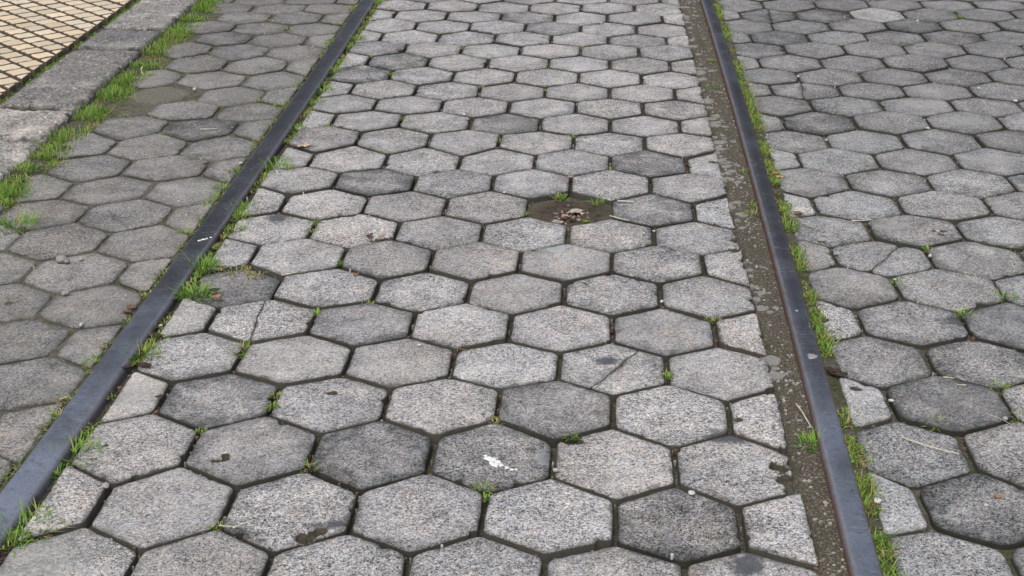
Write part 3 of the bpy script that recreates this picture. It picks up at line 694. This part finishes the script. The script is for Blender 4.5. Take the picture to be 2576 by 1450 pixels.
build_rail('steel_rail', rail_r, WR, .0115, 'right dark steel rail with rusty flank, beside the bare dirt strip', (1, .15))

# ---------------------------------------------------------------- kerb stones
def build_kerb():
    def lerp_y(cut, x):
        (ax, ay), (bx, by) = cut
        return ay + (by - ay) * (x - ax) / (bx - ax)
    cuts = [((-1.5, 5.95), (-1.2, 5.93))] + [(M(a), M(b)) for a, b in KERB_CUTS] + [((-1.5, 3.37), (-1.2, 3.40))]
    labs = ['weathered grey kerb slab with white pebbles, at the top of the photo',
            'small dark kerb stone, second from the top, with green moss along its far joint',
            'long weathered kerb slab, third from the top, pitted and brownish',
            'pale pinkish kerb stone, fourth from the top',
            'pale kerb stone with broken corner, nearest the camera at the left edge']
    tones = [(1.22, 1.2, 1.18), (.86, .87, .88), (.96, .94, .92), (1.5, 1.43, 1.37), (1.38, 1.35, 1.31)]
    for n in range(5):
        hi, lo = cuts[n], cuts[n + 1]
        NX, NY = 26, max(12, int((hi[0][1] - lo[0][1]) / .011))
        V, A = [], {'edge': []}
        Fc = []
        for j in range(NY + 1):
            t = j / NY
            for i in range(NX + 1):
                s = i / NX
                ym = lerp_y(lo, -1.37) * (1 - t) + lerp_y(hi, -1.37) * t
                x0, x1 = kerb_i(ym), kerb_o(ym)
                x = x0 + (x1 - x0) * s
                ya, yb = lerp_y(lo, x) + .017 + .008 * nz(x * 14, n * 3.3), lerp_y(hi, x) - .017 + .008 * nz(x * 17, n * 5.1)
                y = ya + (yb - ya) * t
                e = min(s * .23, (1 - s) * .23, t * (yb - ya), (1 - t) * (yb - ya))
                z = .021 + .004 * nz(x * 16, y * 16, n) + .003 * nz(x * 50, y * 50, n + 3) + .002 * nz(x * 110, y * 110)
                ed = max(0, 1 - e / .014)
                z -= ed * ed * (.010 + .012 * max(0, nz(x * 22, y * 22, 7)))
                jx = .006 * nz(x * 20, y * 20, 11) * ed; jy = .006 * nz(x * 25, y * 25, 13) * ed
                if n == 4: # broken near-right corner
                    cd = math.hypot((x - x1) / .07, (y - (3.62)) / .12)
                    if cd < 1: z -= .02 * (1 - cd)
                V.append((x + jx, y + jy, z)); A['edge'].append(e)
        W = NX + 1
        for j in range(NY):
            for i in range(NX):
                Fc.append((j * W + i, j * W + i + 1, (j + 1) * W + i + 1, (j + 1) * W + i))
        rim = [i for i in range(W)] + [j * W + NX for j in range(1, NY + 1)] + [NY * W + i for i in range(NX - 1, -1, -1)] + [j * W for j in range(NY - 1, 0, -1)]
        b = len(V)
        for i in rim: V.append((V[i][0], V[i][1], -.06)); A['edge'].append(-.02)
        for k in range(len(rim)):
            k2 = (k + 1) % len(rim)
            Fc.append((rim[k2], rim[k], b + k, b + k2))
        c = (-1.37, (hi[0][1] + lo[0][1]) / 2, 0)
        o = mesh_obj('kerb_stone', V, Fc, MK, A, loc=c)
        o.color = (*tones[n], 1)
        tag(o, labs[n], 'kerb stone', 'kerb stones in a line')
build_kerb()

# ---------------------------------------------------------------- cream setts
def build_setts():
    o0, a, b = SETT_GRID
    lines = {}
    for j in range(-12, 26):
        for i in range(-30, 40):
            cx, cy = o0[0] + a[0] * i + b[0] * j, o0[1] + a[1] * i + b[1] * j
            hx = .5
            sq = [(cx + a[0] * p * hx + b[0] * q * hx, cy + a[1] * p * hx + b[1] * q * hx) for p, q in ((-1, -1), (-1, 1), (1, 1), (1, -1))]
            sq = line_half(kerb_i, -.028, True)(sq)
            if len(sq) < 3 or abs(area(sq)) < .0009: continue
            cc = (sum(q[0] for q in sq) / len(sq), sum(q[1] for q in sq) / len(sq))
            if not (in_view(cc) or any(in_view(((q[0] + cc[0]) / 2, (q[1] + cc[1]) / 2)) for q in sq)): continue
            lines.setdefault(j, []).append((i, cc, sq))
    for n, j in enumerate(sorted(lines)):
        for m, (i, cc, sq) in enumerate(sorted(lines[j])):
            loop = inset(sq, .0064, .2)
            if len(loop) < 3: continue
            if area(loop) < 0: loop = loop[::-1]
            pts = resample(chaikin(loop, .2, 2, .005), .005)
            N = len(pts)
            cx = sum(p[0] for p in pts) / N; cy = sum(p[1] for p in pts) / N
            R = min(math.hypot(x - cx, y - cy) for x, y in pts)
            V, Fc, E = [], [], []
            z0 = .020 + random.uniform(-.0012, .0012); sd = random.uniform(0, 99)
            for ri, (d, z) in enumerate([(0, -.02), (0, -.004), (.0015, -.0014), (.004, -.0002), (.011, 0), (.02, 0)]):
                for x, y in pts:
                    r = math.hypot(x - cx, y - cy); t = min(d / r, .8)
                    px, py = x + (cx - x) * t, y + (cy - y) * t
                    V.append((px, py, z0 + z + .0008 * nz(px * 40, py * 40, sd))); E.append(d if ri > 1 else -.01)
            V.append((cx, cy, z0)); E.append(.03)
            for ri in range(5):
                for q in range(N):
                    A0, B0 = ri * N + q, ri * N + (q + 1) % N
                    Fc.append((A0, B0, B0 + N, A0 + N))
            for q in range(N): Fc.append((5 * N + q, 5 * N + (q + 1) % N, len(V) - 1))
            o = mesh_obj('paving_sett', V, Fc, MS_, {'edge': E}, loc=(cx, cy, 0))
            t = random.uniform(.8, 1.08); w = random.uniform(-.05, .05)
            o.color = (t * (1 + w), t, t * (1 - w), 1)
            cutw = 'cut cream' if len(sq) != 4 or abs(area(sq)) < .005 else 'cream'
            tag(o, f"{cutw} square sett, {ORD[m + 1] if m < 15 else NUM[m + 1]} downwards in diagonal line {NUM[n + 1]} counted from upper right",
                'paving sett', 'cream setts beside the kerb')
build_setts()

# ---------------------------------------------------------------- grass
class Blades:
    def __init__(self):
        self.V, self.F, self.T = [], [], []
    def blade(self, x, y, z, L, w, az, lean, tone, curl=1.0):
        b = len(self.V)
        dx, dy = math.cos(az), math.sin(az)
        sx, sy = -dy * w / 2, dx * w / 2
        n = 4
        hx = hz = 0.0
        for k in range(n + 1):
            t = k / n
            ww = (1 - t ** 1.6) * 1.0 if k else .8
            px, py, pz = x + dx * hx, y + dy * hx, max(z + hz, z * .5 + .002 if k else z)
            tn = min(1, max(0, tone + .10 * t - .06 * (1 - t)))
            if k < n:
                self.V += [(px - sx * ww, py - sy * ww, pz), (px + sx * ww, py + sy * ww, pz)]; self.T += [tn, tn]
            else:
                self.V.append((px, py, pz)); self.T.append(tn)
            ang = lean + curl * t * .9
            hx += math.sin(ang) * L / n; hz += math.cos(ang) * L / n
        for k in range(n - 1):
            self.F.append((b + 2 * k, b + 2 * k + 1, b + 2 * k + 3, b + 2 * k + 2))
        self.F.append((b + 2 * n - 2, b + 2 * n - 1, b + 2 * n))
    def tuft(self, x, y, z, r, h, n, dry, stretch=None):
        for _ in range(n):
            a = random.uniform(0, 2 * math.pi); q = r * math.sqrt(random.random()) * .75
            px, py = x + q * math.cos(a), y + q * math.sin(a)
            az = a + random.gauss(0, .7)
            lean = min(1.45, abs(random.gauss(.35 + .75 * q / max(r, .001), .3)))
            L = h * random.uniform(.4, .98)
            if random.random() < dry: tone = random.uniform(.56, .98)
            else: tone = max(0, random.gauss(.33, .13))
            self.blade(px, py, z, L, random.uniform(.0016, .0034), az, lean, tone, random.uniform(.4, 1.4))
    def obj(self, name, loc=(0, 0, 0)):
        return mesh_obj(name, self.V, self.F, MGR, {'tone': self.T}, loc=loc)

used = {}
def uniq(lab):
    used[lab] = used.get(lab, 0) + 1
    return lab

for x, y, r, h, n, dry in TUFTS:
    x, y = x / 1000, y / 1000
    if 0 < x - rail_l(y) < WL + .03: x += .010
    g = Blades()
    h *= .72 if y < 2.4 else .88
    g.tuft(x, y, -.006 if x > kerb_o(y) + .02 else 0, r, h, int(n * 1.5), dry)
    o = g.obj('grass_tuft', (x, y, 0))
    size = 'large' if r >= .04 else 'small' if r >= .018 else 'tiny'
    colr = 'withered brown' if dry >= .8 else 'yellowish' if dry >= .45 else 'green'
    tag(o, uniq(f"{size} {colr} grass tuft {where(x, y)}"), 'grass tuft', 'grass tufts in the joints')

def strip(name, pts, per_m, width, h, dry, wfn=None):
    g = Blades()
    for (x0, y0), (x1, y1) in zip(pts, pts[1:]):
        L = math.hypot(x1 - x0, y1 - y0)
        nx, ny = -(y1 - y0) / L, (x1 - x0) / L
        k = 0
        while k < L * per_m:
            t = random.random()
            px, py = x0 + (x1 - x0) * t, y0 + (y1 - y0) * t
            den = nz(px * 9, py * 9, 21) + .6 * nz(px * 30, py * 30, 5)
            k += 1
            if den < -.12 + (wfn(py) if wfn else 0): continue
            off = random.gauss(0, width * .42)
            dd = dry + .5 * max(0, nz(px * 7, py * 7, 33))
            cx, cy = px + nx * off, py + ny * off
            for _ in range(3):
                tone = random.uniform(.56, 1) if random.random() < dd else max(0, random.gauss(.31, .12))
                g.blade(cx + random.gauss(0, .005), cy + random.gauss(0, .005), -.004, h * random.uniform(.45, 1.25) * (1 + .4 * den), random.uniform(.0016, .0032),
                        random.uniform(0, 6.283), min(1.4, abs(random.gauss(.75, .4))), tone, random.uniform(.4, 1.5))
    return tag(g.obj(name), kind='stuff')

ys = np.arange(1.5, 6.3, .1)
o = strip('rail_grass', [(rail_r(y) + WR + .012, y) for y in ys], 640, .024, .023, .33, lambda y: .06)
tag(o, 'narrow green grass strip along the right side of the right rail', 'grass')
o = strip('rail_moss', [(rail_r(y) + WR + .012, y) for y in ys], 700, .018, .006, .55, lambda y: .0)
tag(o, 'trodden low moss and dead blades along the right side of the right rail', 'moss')
o = strip('rail_weeds', [(rail_l(y) + WL + .014, y) for y in ys], 300, .018, .013, .45, lambda y: .12)
tag(o, 'sparse weeds in the gap along the right side of the left rail', 'weeds')
o = strip('rail_edge_weeds', [(rail_l(y) - WL - .012, y) for y in ys], 190, .014, .016, .45, lambda y: .16)
tag(o, 'sparse dry weeds along the left side of the left rail', 'weeds')
ys = np.arange(3.25, 6.3, .1)
o = strip('kerb_grass', [(kerb_o(y) + .035 + .012 * nz(y * 4, 1), y) for y in ys], 1900, .062, .031, .13, lambda y: .02)
tag(o, 'thick green grass band between the kerb and the hexagonal pavers', 'grass')
o = strip('kerb_moss', [(kerb_o(y) + .035, y) for y in ys], 1800, .07, .008, .5, lambda y: -.2)
tag(o, 'low moss and dead blades at the foot of the kerb', 'moss')
o = strip('moss_weeds', [(kerb_i(y) - .014, y) for y in np.arange(3.9, 6.3, .1)], 1100, .036, .017, .10, lambda y: -.3)
tag(o, 'low creeping green weeds between the cream setts and the kerb', 'weeds')
o = strip('joint_moss', [(-1.50, 5.035), (-1.36, 5.03), (-1.29, 5.022)], 700, .014, .012, .08, lambda y: -.5)
tag(o, 'low green moss in the far joint of the kerb', 'moss')

# ---------------------------------------------------------------- dead leaves
def leaf_col(c):
    if c < .15: return (.36, .33, .29)
    if c < .25: return (.48, .37, .26)
    if c < .38: return (.42, .27, .19)
    if c < .52: return (.30, .17, .10)
    if c < .66: return (.20, .105, .065)
    if c < .8: return (.10, .045, .03)
    return (.05, .032, .022)
for x, y, r, c, nm in LEAVES:
    x, y = x / 1000, y / 1000
    V, Fc = [], []
    az = random.uniform(-.7, .7); cu = random.uniform(2, 9); NI, NJ = 9, 5
    square = 'square' in nm or 'round' in nm
    inhole = math.hypot(x - HOLE_P[0], y - HOLE_P[1]) < .09
    zb = -.012 if inhole else .0025
    for i in range(NI):
        t = i / (NI - 1)
        hw = (.32 * math.sin(math.pi * min(max(t, .04), .96)) ** .7) * r if not square else .38 * r * (1 - .5 * (2 * t - 1) ** 6)
        for j in range(NJ):
            s = (j / (NJ - 1) - .5) * 2
            lx, ly = (t - .5) * r * 1.15, s * hw * (1 + .18 * nz(t * 9, s * 3, x * 50))
            lz = zb + (0.25 if square else 1) * (abs(s) * hw * .5 + .004 * nz(t * 4, s * 2, y * 40) + .0045 * (t - .5) ** 2 * 4)
            V.append((x + lx * math.cos(az) - ly * math.sin(az), y + lx * math.sin(az) + ly * math.cos(az), max(lz, zb)))
    for i in range(NI - 1):
        for j in range(NJ - 1):
            Fc.append((i * NJ + j, i * NJ + j + 1, (i + 1) * NJ + j + 1, (i + 1) * NJ + j))
    o = mesh_obj('wood_chip' if 'chip' in nm else 'dry_leaf', V, Fc, ML, loc=(x, y, 0))
    so = o.modifiers.new('thickness', 'SOLIDIFY'); so.thickness = .0035 if 'chip' in nm else .0005; so.offset = 1
    o.color = (*leaf_col(c), 1)
    wh = 'in the hole of the missing paver between the rails' if inhole else where(x, y)
    tag(o, uniq(f"{nm} {wh}"), 'leaf' if 'chip' not in nm else 'wood chip', 'dead leaves on the paving')

# ---------------------------------------------------------------- twigs
for x0, y0, x1, y1, r, nm in TWIGS:
    x0, y0, x1, y1 = x0 / 1000, y0 / 1000, x1 / 1000, y1 / 1000
    n, m = 9, 6
    L = math.hypot(x1 - x0, y1 - y0); px, py = -(y1 - y0) / L, (x1 - x0) / L; r *= .62
    bend = random.uniform(-.06, .06) * L * (1.2 if 'bent' in nm else 1)
    V, Fc = [], []
    for i in range(n):
        t = i / (n - 1); o_ = bend * math.sin(math.pi * t) + .01 * L * nz(t * 5, x0 * 30)
        cx, cy, cz = x0 + (x1 - x0) * t + px * o_, y0 + (y1 - y0) * t + py * o_, .003 + r + (.006 * math.sin(t * 3) if 'bent' in nm else 0)
        rr = r * (1 - .35 * t) * (1 + .15 * nz(t * 8, 3, x0 * 9))
        for k in range(m):
            a = 2 * math.pi * k / m
            V.append((cx + px * rr * math.cos(a), cy + py * rr * math.cos(a), cz + rr * math.sin(a)))
    for i in range(n - 1):
        for k in range(m):
            Fc.append((i * m + k, i * m + (k + 1) % m, (i + 1) * m + (k + 1) % m, (i + 1) * m + k))
    Fc += [tuple(range(m))[::-1], tuple((n - 1) * m + k for k in range(m))]
    o = mesh_obj('twig', V, Fc, MT, loc=((x0 + x1) / 2, (y0 + y1) / 2, 0))
    o.color = (.34, .17, .11, 1) if 'red' in nm else (.5, .5, .5, 1) if 'grey' in nm else (.42, .33, .2, 1) if 'tan' in nm else (.66, .6, .5, 1)
    tag(o, uniq(f"{nm} {where((x0 + x1) / 2, (y0 + y1) / 2)}"), 'twig', 'dry stalks on the paving')

# ---------------------------------------------------------------- pebbles
import bmesh
for x, y, r, c in PEBBLES:
    x, y = x / 1000, y / 1000
    bm = bmesh.new(); bmesh.ops.create_icosphere(bm, subdivisions=2, radius=1)
    sd = random.uniform(0, 99); az = random.uniform(0, 3); el = random.uniform(.6, .9)
    V = []
    for v in bm.verts:
        d = 1 + .3 * noise.noise(v.co * 1.3 + Vector((sd, 0, 0)))
        px, py, pz = v.co.x * r * d, v.co.y * r * d * el, v.co.z * r * d * .6
        V.append((x + px * math.cos(az) - py * math.sin(az), y + px * math.sin(az) + py * math.cos(az), max(0.0, pz + r * .42) + .001))
    Fc = [tuple(v.index for v in f.verts) for f in bm.faces]
    bm.free()
    o = mesh_obj('pebble', V, Fc, MPB, loc=(x, y, 0))
    k = .16 + .62 * c * c
    o.color = (k, k * .985, k * .95, 1)
    size = 'large' if r > .012 else 'small' if r > .0055 else 'tiny'
    shade = 'white' if c > .74 else 'pale grey' if c > .55 else 'grey'
    tag(o, uniq(f"{size} {shade} pebble {where(x, y)}"), 'pebble', 'loose pebbles')

# ---------------------------------------------------------------- splashes
def splash(name, blobs, z, mat, label, cat, zfn=None, col=None):
    V, Fc = [], []
    for q in blobs:
        x, y = M(q); r = q[2] * .66; N = 22; sd = x * 91 + y * 57
        b = len(V)
        for ri, (f, dz) in enumerate([(1, 0), (.86, .0007), (.45, .0010)]):
            for k in range(N):
                a = 2 * math.pi * k / N
                rr = r * f * (1 + .5 * nz(math.cos(a) * 1.6 + sd, math.sin(a) * 1.6) + .45 * nz(math.cos(a) * 5 + sd, math.sin(a) * 5))
                V.append((x + rr * math.cos(a) * 1.15, y + rr * math.sin(a) * 1.3, z + dz))
        V.append((x, y, z + .001))
        for ri in range(2):
            for k in range(N):
                A0, B0 = b + ri * N + k, b + ri * N + (k + 1) % N
                Fc.append((A0, B0, B0 + N, A0 + N))
        for k in range(N): Fc.append((b + 2 * N + k, b + 2 * N + (k + 1) % N, len(V) - 1))
    c = M(blobs[0])
    o = mesh_obj(name, V, Fc, mat, loc=(c[0], c[1], z))
    return tag(o, label, cat)
sx, sy = M(SPLASH_PAVER[2])
st = near_stone(sx, sy)
# lay the splash on the real top of its stone
zt = max((st['obj'].matrix_world.inverted().to_translation().z * 0) + v.co.z for v in st['obj'].data.vertices
         if math.hypot(v.co.x + st['obj'].location.x - sx, v.co.y + st['obj'].location.y - sy) < .05)
splash('bird_dropping', SPLASH_PAVER, zt + .0002, MSP, 'white bird dropping splashed on a dark paver between the rails, near the bottom', 'bird dropping')
splash('bird_dropping', SPLASH_RAIL, .0094, MSP, 'small white dropping on top of the left rail', 'bird dropping')
MLI = mat_pebble(); MLI.name = 'pale_lichen'
o = splash('lichen_spot', SPOT_RAIL[:1], .0122, MLI, 'round pale grey spot on top of the right rail', 'lichen spot'); o.color = (.30, .31, .32, 1)
o = splash('lichen_spot', SPOT_RAIL[1:2], .0122, MLI, 'tiny pale scuff on the right rail above the round spot', 'lichen spot'); o.color = (.36, .37, .38, 1)

# ---------------------------------------------------------------- broken mortar in the dirt strip, leaf crumbs
def crumbs(name, spots, zb, col, label, cat, flat=.35):
    V, Fc = [], []
    for x, y, r in spots:
        N = random.randint(5, 8); b = len(V); sd = random.uniform(0, 99)
        ang = sorted(random.uniform(0, 6.283) for _ in range(N))
        ang = [2 * math.pi * k / N + random.uniform(-.3, .3) for k in range(N)]
        rad = [r * random.uniform(.65, 1.15) for _ in range(N)]
        st_ = random.uniform(.6, 1.0); h = r * flat * random.uniform(.5, 1)
        az = random.uniform(0, 3.1)
        for f, z in ((1.0, -.008), (1.0, h * .55), (.8, h)):
            for a, q in zip(ang, rad):
                lx, ly = q * f * math.cos(a), q * f * st_ * math.sin(a)
                V.append((x + lx * math.cos(az) - ly * math.sin(az), y + lx * math.sin(az) + ly * math.cos(az), zb + z + .0004 * nz(a, sd)))
        for ri in range(2):
            for k in range(N):
                A0, B0 = b + ri * N + k, b + ri * N + (k + 1) % N
                Fc.append((A0, B0, B0 + N, A0 + N))
        Fc.append(tuple(b + 2 * N + k for k in range(N)))
    o = mesh_obj(name, V, Fc, MPB if col else ML, smooth=False)
    o.color = (*col, 1)
    return tag(o, label, cat, kind='stuff')
sp = []
for _ in range(230):
    y = random.uniform(1.6, 6.0); a, b = dirt_e(y) + .004, rail_r(y) - WR - .01
    t = random.random() ** 1.8
    far = max(0, min(1, (y - 2.3) / 1.2))
    if nz(y * 6, 8.8) < .25 - .55 * far: continue
    sp.append((a + (b - a) * t * .8, y, random.uniform(.005, .024) * (1 - .4 * t)))
crumbs('mortar_rubble', sp, -.0045, (.24, .232, .212), 'broken pale mortar bits in the dirt strip beside the right rail', 'rubble', .10)
sp = []
for _ in range(420):
    y = random.uniform(1.6, 6.0); a, b = dirt_e(y) + .004, rail_r(y) - WR - .004
    sp.append((random.uniform(a, b), y, random.uniform(.0012, .004)))
crumbs('grit', sp, -.0035, (.36, .35, .33), 'fine pale grit scattered in the dirt strip', 'grit', .5)
sp = []
for _ in range(900):
    s = random.choice(STONES)
    i = random.randrange(len(s['poly'])); p, q = s['poly'][i], s['poly'][(i + 1) % len(s['poly'])]
    t = random.random()
    sp.append((p[0] + (q[0] - p[0]) * t, p[1] + (q[1] - p[1]) * t, random.uniform(.001, .0032)))
crumbs('joint_grit', sp, -.009, (.3, .29, .27), 'fine grit lying in the paver joints', 'grit', .6)
sp = []
for _ in range(520):
    s_ = random.choice(STONES); cx, cy = s_['c']
    if s_['band'].name == 'mid' and random.random() < .55: continue
    sp.append((cx + random.gauss(0, .06), cy + random.gauss(0, .06), random.uniform(.0008, .0028)))
crumbs('loose_grit', sp, .0015, (.55, .54, .52), 'fine pale grit scattered over the paving stones', 'grit', .6)
sp = []
for _ in range(420):
    s_ = random.choice([q for q in STONES if q['c'][1] < 4.2])
    i = random.randrange(len(s_['poly'])); p, q = s_['poly'][i], s_['poly'][(i + 1) % len(s_['poly'])]
    t = random.choice((random.random() * .25, random.random()))
    sp.append((p[0] + (q[0] - p[0]) * t + random.gauss(0, .004), p[1] + (q[1] - p[1]) * t + random.gauss(0, .004), random.uniform(.0015, .0055)))
crumbs('joint_litter', sp, -.006, (.16, .10, .065), 'brown leaf and straw crumbs caught in the joints', 'leaf litter', .3)
sp = [(HOLE_P[0] + random.gauss(0, .032), HOLE_P[1] - .012 + random.gauss(0, .026), random.uniform(.002, .007)) for _ in range(70)]
crumbs('leaf_litter', sp, -.014, (.085, .05, .036), 'rotting leaf crumbs in the hole of the missing paver', 'leaf litter', .3)
sp = [(HOLE_P[0] + random.gauss(0, .036), HOLE_P[1] - .012 + random.gauss(0, .028), random.uniform(.0015, .0045)) for _ in range(45)]
crumbs('leaf_scraps', sp, -.012, (.38, .31, .27), 'pale leaf scraps in the hole of the missing paver', 'leaf litter', .3)
sp = []
for y in np.arange(1.75, 3.4, .012):
    if nz(y * 8, 3.7) > -.05:
        sp.append((rail_l(y) + WL + random.uniform(.004, .03), y, random.uniform(.003, .009)))
crumbs('dark_leaf_litter', sp, -.010, (.06, .04, .03), 'dark rotting leaf litter along the right side of the left rail', 'leaf litter', .3)

# ---------------------------------------------------------------- paving that carries on outside the picture
def outer():
    V, Fc, E = [], [], []
    def put(poly):
        loop = inset(poly, .0045)
        if len(loop) < 3: return
        if area(loop) < 0: loop = loop[::-1]
        pts = chaikin(loop, .15, 1, .006); N = len(pts)
        cx = sum(p[0] for p in pts) / N; cy = sum(p[1] for p in pts) / N
        b = len(V); z0 = random.uniform(-.003, .003)
        for d, z in ((0, -.045), (0, -.005), (.004, -.0008), (.012, 0)):
            for x, y in pts:
                r = math.hypot(x - cx, y - cy); t = min(d / r, .8)
                V.append((x + (cx - x) * t, y + (cy - y) * t, z + z0)); E.append(d)
        for ri in range(3):
            for k in range(N):
                A0, B0 = b + ri * N + k, b + ri * N + (k + 1) % N
                Fc.append((A0, B0, B0 + N, A0 + N))
        Fc.append(tuple(b + 3 * N + k for k in range(N)))
    laid = {}
    for B in BANDS:
        u, v, s, w = B.u, B.v, B.s, B.w
        rows = [[(r[0][0] - u[0] * w * k, r[0][1] - u[1] * w * k) for k in range(14, 0, -1)] + r +
                [(r[-1][0] + u[0] * w * k, r[-1][1] + u[1] * w * k) for k in range(1, 16)] for r in B.rows]
        sh = lambda r, q: [(p[0] + v[0] * 3 * s * q, p[1] + v[1] * 3 * s * q) for p in r]
        for _ in range(8): rows.insert(0, sh(rows[1], -1))
        for _ in range(18): rows.append(sh(rows[-2], 1))
        keep, B.rows = B.rows, rows
        for r, k, c, poly in B.hexes():
            if not (-3.8 < c[0] < 4 and .3 < c[1] < 9): continue
            if B is BANDS[0] and math.hypot(c[0] - HOLE_P[0], c[1] - HOLE_P[1]) < .07: continue
            if B is BANDS[1] and math.hypot(c[0] - PATCH_P[0], c[1] - PATCH_P[1]) < .07: continue
            for f in B.clips:
                poly = f(poly)
                if len(poly) < 3: break
            if len(poly) < 3 or abs(area(poly)) < .003: continue
            cc = (sum(q[0] for q in poly) / len(poly), sum(q[1] for q in poly) / len(poly))
            if min((q['c'][0] - cc[0]) ** 2 + (q['c'][1] - cc[1]) ** 2 for q in STONES if q['band'] is B) < .09 ** 2: continue
            if in_view(cc): continue
            put(poly)
        B.rows = keep
    n = len(V); zero = [0.0] * n
    o = mesh_obj('surrounding_pavers', V, Fc, MP, {'edge': E, 'pale': zero, 'dark': zero, 'lichen': zero, 'dirt': zero})
    o.color = (.26, .257, .25, .6); o.pass_index = 90
    tag(o, 'grey hexagonal paving carrying on outside the picture', 'paving', kind='stuff')
outer()

# ---------------------------------------------------------------- sky, sun, camera
w = bpy.data.worlds.new('World'); SC.world = w; w.use_nodes = True
nt = w.node_tree; bg = nt.nodes['Background']
sky = nt.nodes.new('ShaderNodeTexSky'); sky.sky_type = 'NISHITA'; sky.sun_disc = False
SUN_EL, SUN_AZ = math.radians(58), math.radians(200)
sky.sun_elevation = SUN_EL; sky.sun_rotation = SUN_AZ
sky.air_density = 1.0; sky.dust_density = 4.0; sky.ozone_density = 1.0
hs = nt.nodes.new('ShaderNodeHueSaturation'); hs.inputs['Saturation'].default_value = .42
geo = nt.nodes.new('ShaderNodeNewGeometry'); sep = nt.nodes.new('ShaderNodeSeparateXYZ')
nt.links.new(geo.outputs['Incoming'], sep.inputs[0])
mr = nt.nodes.new('ShaderNodeMapRange'); nt.links.new(sep.outputs['Z'], mr.inputs['Value'])
mr.inputs['From Min'].default_value = 0; mr.inputs['From Max'].default_value = -1   # looking up
mr.inputs['To Min'].default_value = .45; mr.inputs['To Max'].default_value = 1.5
mx = nt.nodes.new('ShaderNodeVectorMath'); mx.operation = 'SCALE'
nt.links.new(sky.outputs[0], hs.inputs['Color']); nt.links.new(hs.outputs[0], mx.inputs[0]); nt.links.new(mr.outputs[0], mx.inputs['Scale'])
nt.links.new(mx.outputs[0], bg.inputs[0])
bg.inputs[1].default_value = .12
sl = bpy.data.lights.new('sun', 'SUN'); sl.energy = .9; sl.angle = math.radians(25); sl.color = (1, .975, .94)
so = bpy.data.objects.new('sun', sl); COL.objects.link(so)
d = Vector((math.sin(SUN_AZ) * math.cos(SUN_EL), math.cos(SUN_AZ) * math.cos(SUN_EL), math.sin(SUN_EL)))
so.rotation_euler = d.to_track_quat('Z', 'Y').to_euler(); so.location = (0, 0, 6)

cam = bpy.data.cameras.new('camera'); cam.sensor_width = 36; cam.sensor_fit = 'HORIZONTAL'; cam.lens = F * 36
cam.clip_start = .05; cam.clip_end = 500
co = bpy.data.objects.new('camera', cam); COL.objects.link(co)
co.matrix_world = Matrix.Translation((0, 0, CH)) @ ROT.to_4x4()
SC.camera = co
SC.view_settings.view_transform = 'Standard'; SC.view_settings.look = 'None'
SC.view_settings.exposure = 0.22; SC.view_settings.gamma = 1.0
dup = [k for k, v in used.items() if v > 1]
print('stones', len(STONES), 'duplicate labels', dup)
import collections
cnt = collections.Counter(o['label'] for o in SC.objects if o.get('label'))
print('dups:', [k for k, v in cnt.items() if v > 1])
print('long:', [k for k in cnt if not 4 <= len(k.split()) <= 16])
